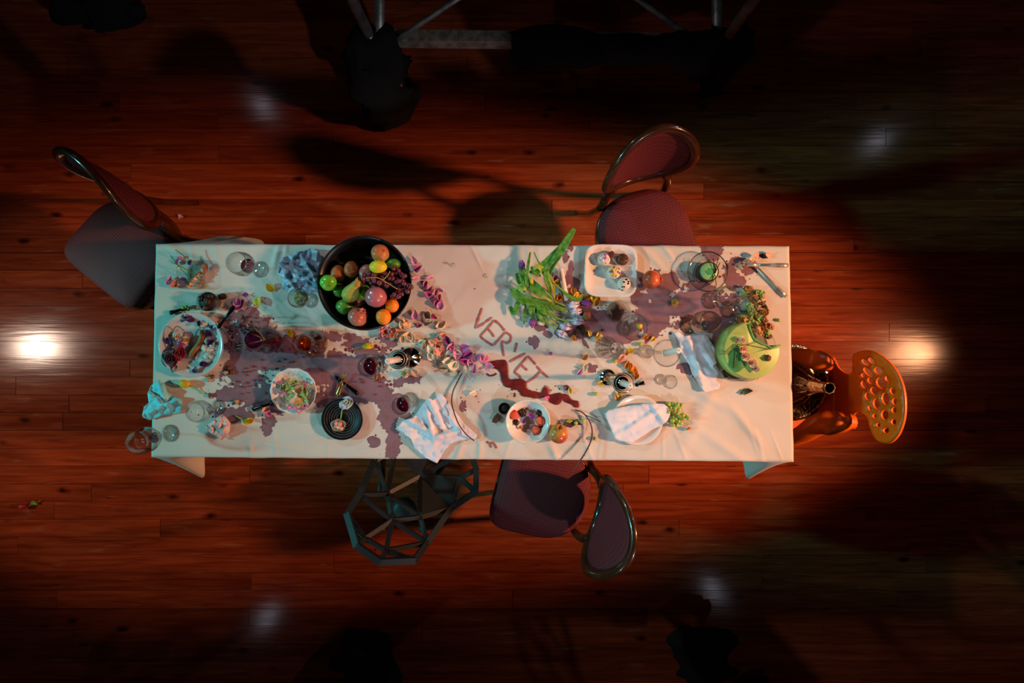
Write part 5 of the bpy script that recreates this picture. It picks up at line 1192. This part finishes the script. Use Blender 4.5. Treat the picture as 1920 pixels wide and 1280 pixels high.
# black plate content
g = rose('carnation', 'white lilac carnation with green calyx on the black studded plate', 650, 756, TZ+.018, .026, ['white', 'lilac'], (-.6, .2), 14, 'carnation')
c0 = W(641, 770, TZ+.016); o = part('stem', tube([W(647, 760, TZ+.02)-c0, Vector((0, 0, 0)), W(638, 790, TZ+.014)-c0], [.004, .0022, .0018], 7), STG, g, loc=c0); o.matrix_parent_inverse = g.matrix_basis.inverted()
g = thing('oyster_shell', 'shell of pink morsels on the black studded plate', 'shell', W(636, 796, TZ+.008))
part('shell', lathe([(0, 0), (.012, .001), (.02, .005), (.026, .011), (.025, .012), (.019, .007), (0, .002)], 26, lambda a, i: 1+.1*math.cos(2*a)+.06*math.sin(5*a)), pm('shell_nacre', 'a89880', '7a6a58', 30, .4, bump=.3), g)
for k, (x, y, r_) in enumerate([(-.008, .006, .008), (.006, .004, .009), (.0, -.008, .008), (.012, -.012, .007), (-.01, -.006, .007)]): part('morsel', xf(sphere(r_, 12, 8, (1, 1, .8), .4, 2, k), (x, y, .009)), (TP['salmon'], pm('pink_meat', 'c86070', 'e0b0a0', 40, .4), TP['cream'])[k % 3], g)
# strawberries
STR = pm('strawberry_flesh', 'd83a20', 'c02414', 60, .35, coat=.2); STC = pm('strawberry_cut', 'e07050', 'd04830', 40, .35)
def strawberry(label, px, py, z, rz, s=.02, half=True):
    g = thing('strawberry', label, 'strawberry', W(px, py, z), rz); pr = [(0, -.9), (.28, -.8), (.55, -.45), (.78, 0), (.86, .35), (.72, .62), (.3, .72), (0, .70)]
    V, F = lathe([(r_*s, q*s) for r_, q in pr], 18); V = [(v[2], v[0], v[1]*.5) for v in V]
    part('flesh', (V, F), STR, g)
    if half: part('cut_face', xf(sphere(s*.62, 14, 8, (1.15, .9, .12)), (0, 0, s*.41)), STC, g)
    return g
strawberry('halved strawberry at the left of the white bowl', 964, 778, TZ+.03, 2.6, .024)
strawberry('halved strawberry at the right of the white bowl', 1013, 788, TZ+.026, -.5, .024)
strawberry('halved strawberry at the front of the white bowl', 1006, 806, TZ+.024, -.9, .025)
for i, (x, y, r_) in enumerate([(979, 775, .013), (1011, 773, .011), (968, 792, .011), (1016, 799, .009), (985, 770, .008)]): single('chocolate_chunk', sphere(r_, 11, 8, (1.1, 1, .8), .5, 2.2, i+5), CHO, 'dark chocolate chunk in the white bowl', 'chocolate', W(x, y, TZ+.02+r_*.4), (0, 0, i), 'chocolate chunks in the white bowl')
rose('rosebud', 'salmon blossom in the white bowl', 976, 801, TZ+.022, .011, ['salmon', 'cream'], n=10); rose('rosebud', 'yellow green blossom in the white bowl', 972, 792, TZ+.025, .010, ['yellow', 'white'], n=9)
for i, (x, y) in enumerate(((993, 781), (981, 793), (998, 779))): o = petal_obj('purple', i, None, 'flower_petal'); o.scale = (.022,)*3; o.location = W(x, y, TZ+.026); o.rotation_euler.z = i*1.3; tag(o, 'purple petal strip in the white bowl', 'petal', 'purple petals in the white bowl')
g = thing('strawberry', 'whole strawberry with green leaves below the left candlestick', 'strawberry', on(761, 701, .015)+Vector((0, 0, .011)))
part('flesh', sphere(.014, 18, 12, (1, 1.05, .8), .1, 2, 1), pm('pale_strawberry', 'd05a50', 'e0c0a8', 30, .35), g)
for k in range(6): o = part('sepal', xf(petal(.016, .4, .4, .1), (0, .004, .010), (0, -.3, k*1.05+.4)), LF, g)
# brown dried leaf and cup behind white bowl
def flat_leaf(label, pts, mat, z=.004, cat='leaf', cup=.006):
    cx = sum(p[0] for p in pts)/len(pts); cy = sum(p[1] for p in pts)/len(pts); c0 = on(cx, cy, .012)
    single('leaf', sheet(pts, 2.5, lambda x, y: W(x, y, TZ)+Vector((0, 0, c0.z-TZ+z+cup*(((x-cx)/12)**2+((y-cy)/12)**2)*.5))-c0, .0012), mat, label, cat, c0)
BRL = pm('dry_brown_leaf', '5a3018', '7a4422', 30, .7); DKL = pm('dark_glossy_leaf', '1e2a18', '30401e', 20, .35, coat=.3); PLM = pm('dark_purple_leaf', '3a2028', '552c34', 20, .5)
flat_leaf('curled brown leaf left of the strawberry bowl', [(922, 790), (926, 780), (933, 773), (940, 778), (938, 788), (930, 793)], BRL, .006)
flat_leaf('dark purple leaf right of the strawberry bowl', [(1055, 795), (1060, 787), (1072, 785), (1084, 788), (1092, 796), (1080, 795), (1070, 801), (1062, 799)], PLM, .006)
flat_leaf('single glossy dark leaf by the right table end', [(1386, 736), (1392, 730), (1402, 727), (1411, 732), (1404, 736), (1394, 740)], DKL, .004)
flat_leaf('pale green leaf under the yellow tulip by the fruit bowl', [(1058, 789), (1066, 785), (1074, 787), (1068, 792)], LFY, .012)
flat_leaf('large dark leaf under the green cake plate', [(1348, 695), (1360, 690), (1376, 690), (1392, 700), (1402, 706), (1390, 708), (1372, 711), (1356, 709)], DKL, .004)
g = thing('nut_cup', 'brown coconut cup tucked behind the strawberry bowl', 'cup', on(946, 764, .015)); part('shell', lathe([(0, 0), (.012, 0), (.02, .012), (.023, .026), (.021, .026), (.018, .012), (0, .004)], 24), BRL, g); part('filling', lathe([(0, .0045), (.0175, .0125), (.02, .02), (0, .021)], 20), CHO, g)
# twigs
TW = pm('dark_twig', '3a2620', '54382c', 40, .7)
def twig(label, pts, r0, r1, thorns=0, side=()):
    P = smooth_path([W(x, y, TZ+z) for x, y, z in pts], 5); c0 = P[len(P)//2].copy(); n = len(P); g = thing('twig', label, 'twig', c0)
    part('stem', tube([p-c0 for p in P], [r0+(r1-r0)*i/(n-1) for i in range(n)], 7), TW, g)
    for k in range(thorns):
        i = int((k+1)*n/(thorns+1)); a = rp_.uniform(0, 6.28); part('thorn', tube([P[i]-c0, P[i]-c0+Vector((math.cos(a)*.007, math.sin(a)*.007, .004))], [.0018, .0004], 5), TW, g)
    for s in side: part('side_stem', tube([W(x, y, TZ+z)-c0 for x, y, z in s], [.0016]*len(s), 6), TW, g)
twig('dark bare twig lying over the large white napkin', [(866, 700, .008), (858, 715, .01), (849, 735, .012), (847, 755, .02), (853, 778, .036), (862, 798, .038), (875, 815, .03), (889, 826, .014)], .0026, .0022, 5)
twig('thorny twig arching over the front edge beside the red chair', [(1078, 768, .006), (1092, 773, .012), (1104, 787, .015), (1110, 805, .018), (1109, 822, .022), (1102, 840, .028), (1090, 860, .036), (1080, 874, .04), (1074, 882, .042)], .0024, .0028, 12, [[(1098, 778, .013), (1112, 784, .016), (1126, 790, .012)]])
# chocolates
def bonbon(label, px, py, r, h, mat, specks=None, n=14):
    g = thing('chocolate', label, 'chocolate', W(px, py, TZ+.0075), rp_.uniform(0, 6))
    part('shell', lathe([(0, 0), (r*.92, 0), (r, h*.15), (r*.97, h*.55), (r*.78, h*.85), (r*.4, h*.98), (0, h)], 26), mat, g)
    if specks:
        for k in range(n):
            a, q = rp_.uniform(0, 6.28), r*.75*math.sqrt(rp_.random()); z = h*(.99-.25*(q/r)**3); part('speck', xf(sphere(.003*rp_.uniform(.6, 1.5), 7, 5, (1.3, 1, .5)), (q*math.cos(a), q*math.sin(a), z)), specks[k % len(specks)], g)
WCH = pm('white_chocolate', 'ded0bc', 'cfc0ac', 20, .4)
bonbon('white chocolate with pink specks on the square plate', 1131, 487, .0245, .03, WCH, [TP['magenta'], TP['lilac']])
bonbon('plain dark round chocolate on the square plate', 1166, 487, .0225, .026, MIL, [MIL], 5)
bonbon('white chocolate with yellow petal topping on the square plate', 1150, 511, .025, .03, WCH, [TP['yellow'], TP['yellow'], TP['purple']], 26)
bonbon('white chocolate with black specks at the front of the square plate', 1169, 532, .0245, .03, WCH, [DST], 6)
single('chocolate', [(v) for v in rounded_cube(.028)], pm('red_brown_chocolate', '6a3028', '52221c', 20, .4), 'red brown cube chocolate half behind the white one', 'chocolate', W(1146, 478, TZ+.021), (0, 0, .5))
for i in range(10): single('chocolate_flake', sphere(rp_.uniform(.002, .0035), 7, 5, (1.5, 1, .6)), DST, 'black flake in front of the speckled chocolate', 'crumb', W(1167+rp_.gauss(0, 6), 542+rp_.gauss(0, 3), TZ+.011), (0, 0, i), 'black flakes on the square plate')
# small green cake
g = thing('mousse_cake', 'small round green mousse cake on the black rimmed plate', 'cake', W(1323, 511, TZ+.0085))
part('biscuit_base', lathe([(0, 0), (.037, 0), (.0375, .008), (.036, .011), (0, .011)], 36), CHO, g); part('collar', lathe([(.0355, .011), (.0375, .014), (.0368, .032), (.034, .034), (.0335, .011), (.0355, .011)], 36), CHO, g)
GRN = pm('pistachio_mousse', '9cc47c', '76b070', 14, .4); part('mousse', lathe([(0, .011), (.0333, .011), (.0333, .032), (.030, .036), (.012, .0385), (0, .0388)], 36), GRN, g); part('green_glaze', xf(sphere(.015, 16, 8, (1.2, .8, .12), .3, 2, 1), (.002, -.002, .0385)), pm('green_glaze', '3f9a5c', '58ac6c', 20, .25, coat=.4), g)
part('cream_dot', xf(sphere(.007, 12, 8, (1, 1.6, .6), .3, 2, 1), (.023, .004, .036)), TP['cream'], g)
for i, (a, b) in enumerate((((1346, 485), (1341, 512)), ((1337, 484), (1343, 536)), ((1350, 492), (1335, 525)))):
    c0 = W((a[0]+b[0])/2, (a[1]+b[1])/2, TZ+.05); single('vanilla_stick', tube([W(a[0], a[1], TZ+.051)-c0, W(b[0], b[1], TZ+.049)-c0], .0013, 6), DST, ('rightmost', 'longest', 'slanting')[i]+' thin dark stick lying on the small green cake', 'stick', c0)
# large green cake, broken open at the back right
LIMC = pm('pale_green_icing', 'b4cc6c', 'a4c068', 10, .4); CR = 58
c0 = W(1393, 656, TZ+.0115); g = thing('green_cake', 'large pale green cake broken open on the glass plate', 'cake', c0)
def circ(a, f=1.0): return (.104*f*math.cos(a), .104*f*math.sin(a))
ol = [circ(math.radians(t)) for t in range(100, 376, 6)]+[(.085, .014), (.07, .008), (.055, .018), (.04, .022), (.025, .03), (.012, .036), (.004, .05), (-.002, .064), (-.008, .08), (-.012, .095)]
part('sponge', extrude(ol, 0, .058, 0), pm('cake_sponge', 'b07a44', '8a5a30', 60, .8, bump=.5), g, False)
part('icing', extrude([(x*1.012, y*1.012) for x, y in ol], .010, .068, .008), LIMC, g)
rim = [Vector((x, y, .068)) for x, y in [ol[i] for i in range(len(ol)-11, len(ol))]]
part('piped_edge', tube([p+Vector((0, 0, .0)) for p in rim], [.004]*len(rim), 8), pm('green_icing_edge', '5aa452', '74b860', 20, .35, coat=.3), g)
part('glaze_patch', extrude([(-.055+.03*math.cos(t*.5236)*(1+.2*math.sin(3*t)), -.035+.045*math.sin(t*.5236)) for t in range(12)], .0675, .0705, .001), pm('dark_green_glaze', '3a7a44', '4c9258', 20, .25, coat=.4), g)
for i, (x, y, r_) in enumerate([(1392, 653, .014), (1397, 668, .015), (1409, 680, .016), (1390, 637, .012), (1384, 636, .010), (1416, 690, .014), (1405, 696, .013), (1425, 688, .012), (1417, 705, .012)]):
    rose('rosebud', 'dried peach rosebud in the garland across the green cake', x, y, TZ+.084 if i < 6 else TZ+.06-.014*(i-6), r_*1.45, ['cream', 'salmon', 'cream'], (rp_.uniform(-.4, .4), rp_.uniform(-.4, .4)), 11, 'rosebud', 'rosebuds across the green cake')
for i, q in enumerate([((1348, 664), (1362, 662), (1380, 645)), ((1380, 645), (1379, 668), (1376, 690)), ((1381, 645), (1410, 648), (1445, 655)), ((1392, 648), (1408, 645), (1420, 640))]):
    c1 = W(q[1][0], q[1][1], TZ+.084); single('rose_stalk', tube(smooth_path([W(x, y, TZ+.084)-c1 for x, y in q], 3), .0011, 6), STEM, ('stalk hanging over the left of the green cake', 'stalk running down the front of the green cake', 'long stalk across the top of the green cake', 'short stalk at the back of the green cake')[i], 'stalk', c1)
single('dried_pod', sphere(.012, 12, 9, (1, 1, .7), .3, 2, 4), pm('dry_pod', '5a3a1c', '7a4c28', 30, .7), 'brown dried pod at the right of the green cake', 'pod', W(1440, 671, TZ+.084))
CRM = [pm('browned_crumb', '9a6a34', '70481f', 40, .8, bump=.5), pm('green_crumb', '9ab860', '7a9a48', 30, .6, bump=.3), pm('peach_crumb', 'd8a070', 'c08a5a', 40, .7, bump=.4), pm('dark_moss_crumb', '4c5a28', '38421c', 40, .8, bump=.4)]
cp = [(1402, 541), (1398, 549), (1403, 556), (1412, 556), (1418, 560), (1425, 552), (1430, 555), (1410, 566), (1415, 572), (1422, 576), (1428, 570), (1434, 578), (1412, 583), (1420, 588), (1430, 590), (1424, 597), (1414, 598), (1436, 586), (1400, 596), (1406, 603), (1394, 600), (1388, 601), (1416, 607), (1425, 605), (1432, 600), (1410, 610), (1402, 611), (1420, 616), (1430, 614), (1437, 625), (1425, 623), (1440, 630), (1398, 588), (1408, 590), (1445, 612), (1428, 583), (1405, 575), (1416, 564)]
for i, (x, y) in enumerate(cp):
    onp = math.hypot(x-1393, y-656) < 58; r_ = rp_.uniform(.009, .015); z = TZ+(.024 if onp else .004)+r_*.6+(.008 if i % 3 == 0 else 0)
    single('cake_crumb', sphere(r_*1.05, 12, 8, (1.2, .9, .7), .9, 3.6, i), CRM[(0, 1, 2, 0, 3, 1, 2)[i % 7]], ('brown', 'green', 'peach', 'brown', 'dark mossy', 'green', 'peach')[i % 7]+' crumbled chunk of cake behind the green cake plate', 'crumb', W(x, y, z), (0, 0, i), 'cake crumbs behind the green cake', smooth=False)
for (x, y, lb) in ((1458, 600, 'lone green crumb right of the green cake'), (1447, 610, 'pale green crumb nearest the green cake plate')): single('cake_crumb', sphere(.007, 9, 6, (1.1, 1, .8), .5, 2.2, x), CRM[1], lb, 'crumb', on(x, y)+Vector((0, 0, .005)))
# green chrysanthemum bud and flower by the grapes
g = rose('chrysanthemum', 'yellow green chrysanthemum near the front left edge', 466, 790, TZ+.012, .017, ['yellow', 'yellow'], (-.2, .9), 14, 'flower')
c1 = on(452, 783); c1.z += .006; o = part('stem', tube([on(460, 788)-c1+Vector((0, 0, .012)), Vector((0, 0, 0)), on(443, 779)-c1+Vector((0, 0, .004))], .002, 6), STG, g, loc=c1); o.matrix_parent_inverse = g.matrix_basis.inverted()
rose('rosebud', 'orange pink blossom at the end of the green grapes', 1290, 802, TZ+.012, .014, ['salmon', 'orange'], (.2, .8), 10)
for i, (x, y) in enumerate(((425, 698), (432, 690), (437, 697), (445, 752), (440, 755), (395, 740), (392, 712), (400, 706))): single('nut_shell', sphere(.0075, 10, 7, (1.2, .9, .7), .5, 2, i), BRL if i % 3 else pm('pale_nut', 'c8a078', 'a87c54', 30, .6), 'brown nut fragment below and right of the petal plate', 'nut', on(x, y)+Vector((0, 0, .005)), (0, 0, i), 'nut fragments near the petal plate')
for i, (x, y) in enumerate(((838, 494), (850, 497), (912, 517), (554, 590), (548, 595))): single('green_sprig', tube(smooth_path([(-.008, 0, 0), (0, .003, .003), (.008, -.002, 0)], 3), .0011, 5), LF, ('tiny green sprig behind the pink petals', 'small green sprig on bare cloth behind centre', 'tiny green sprig left of the tulips', 'tiny green leaf sliver left of the amber decanter', 'tiny green leaf sliver nearest the purple vase')[i], 'sprig', on(x, y)+Vector((0, 0, .002)), (0, 0, i))
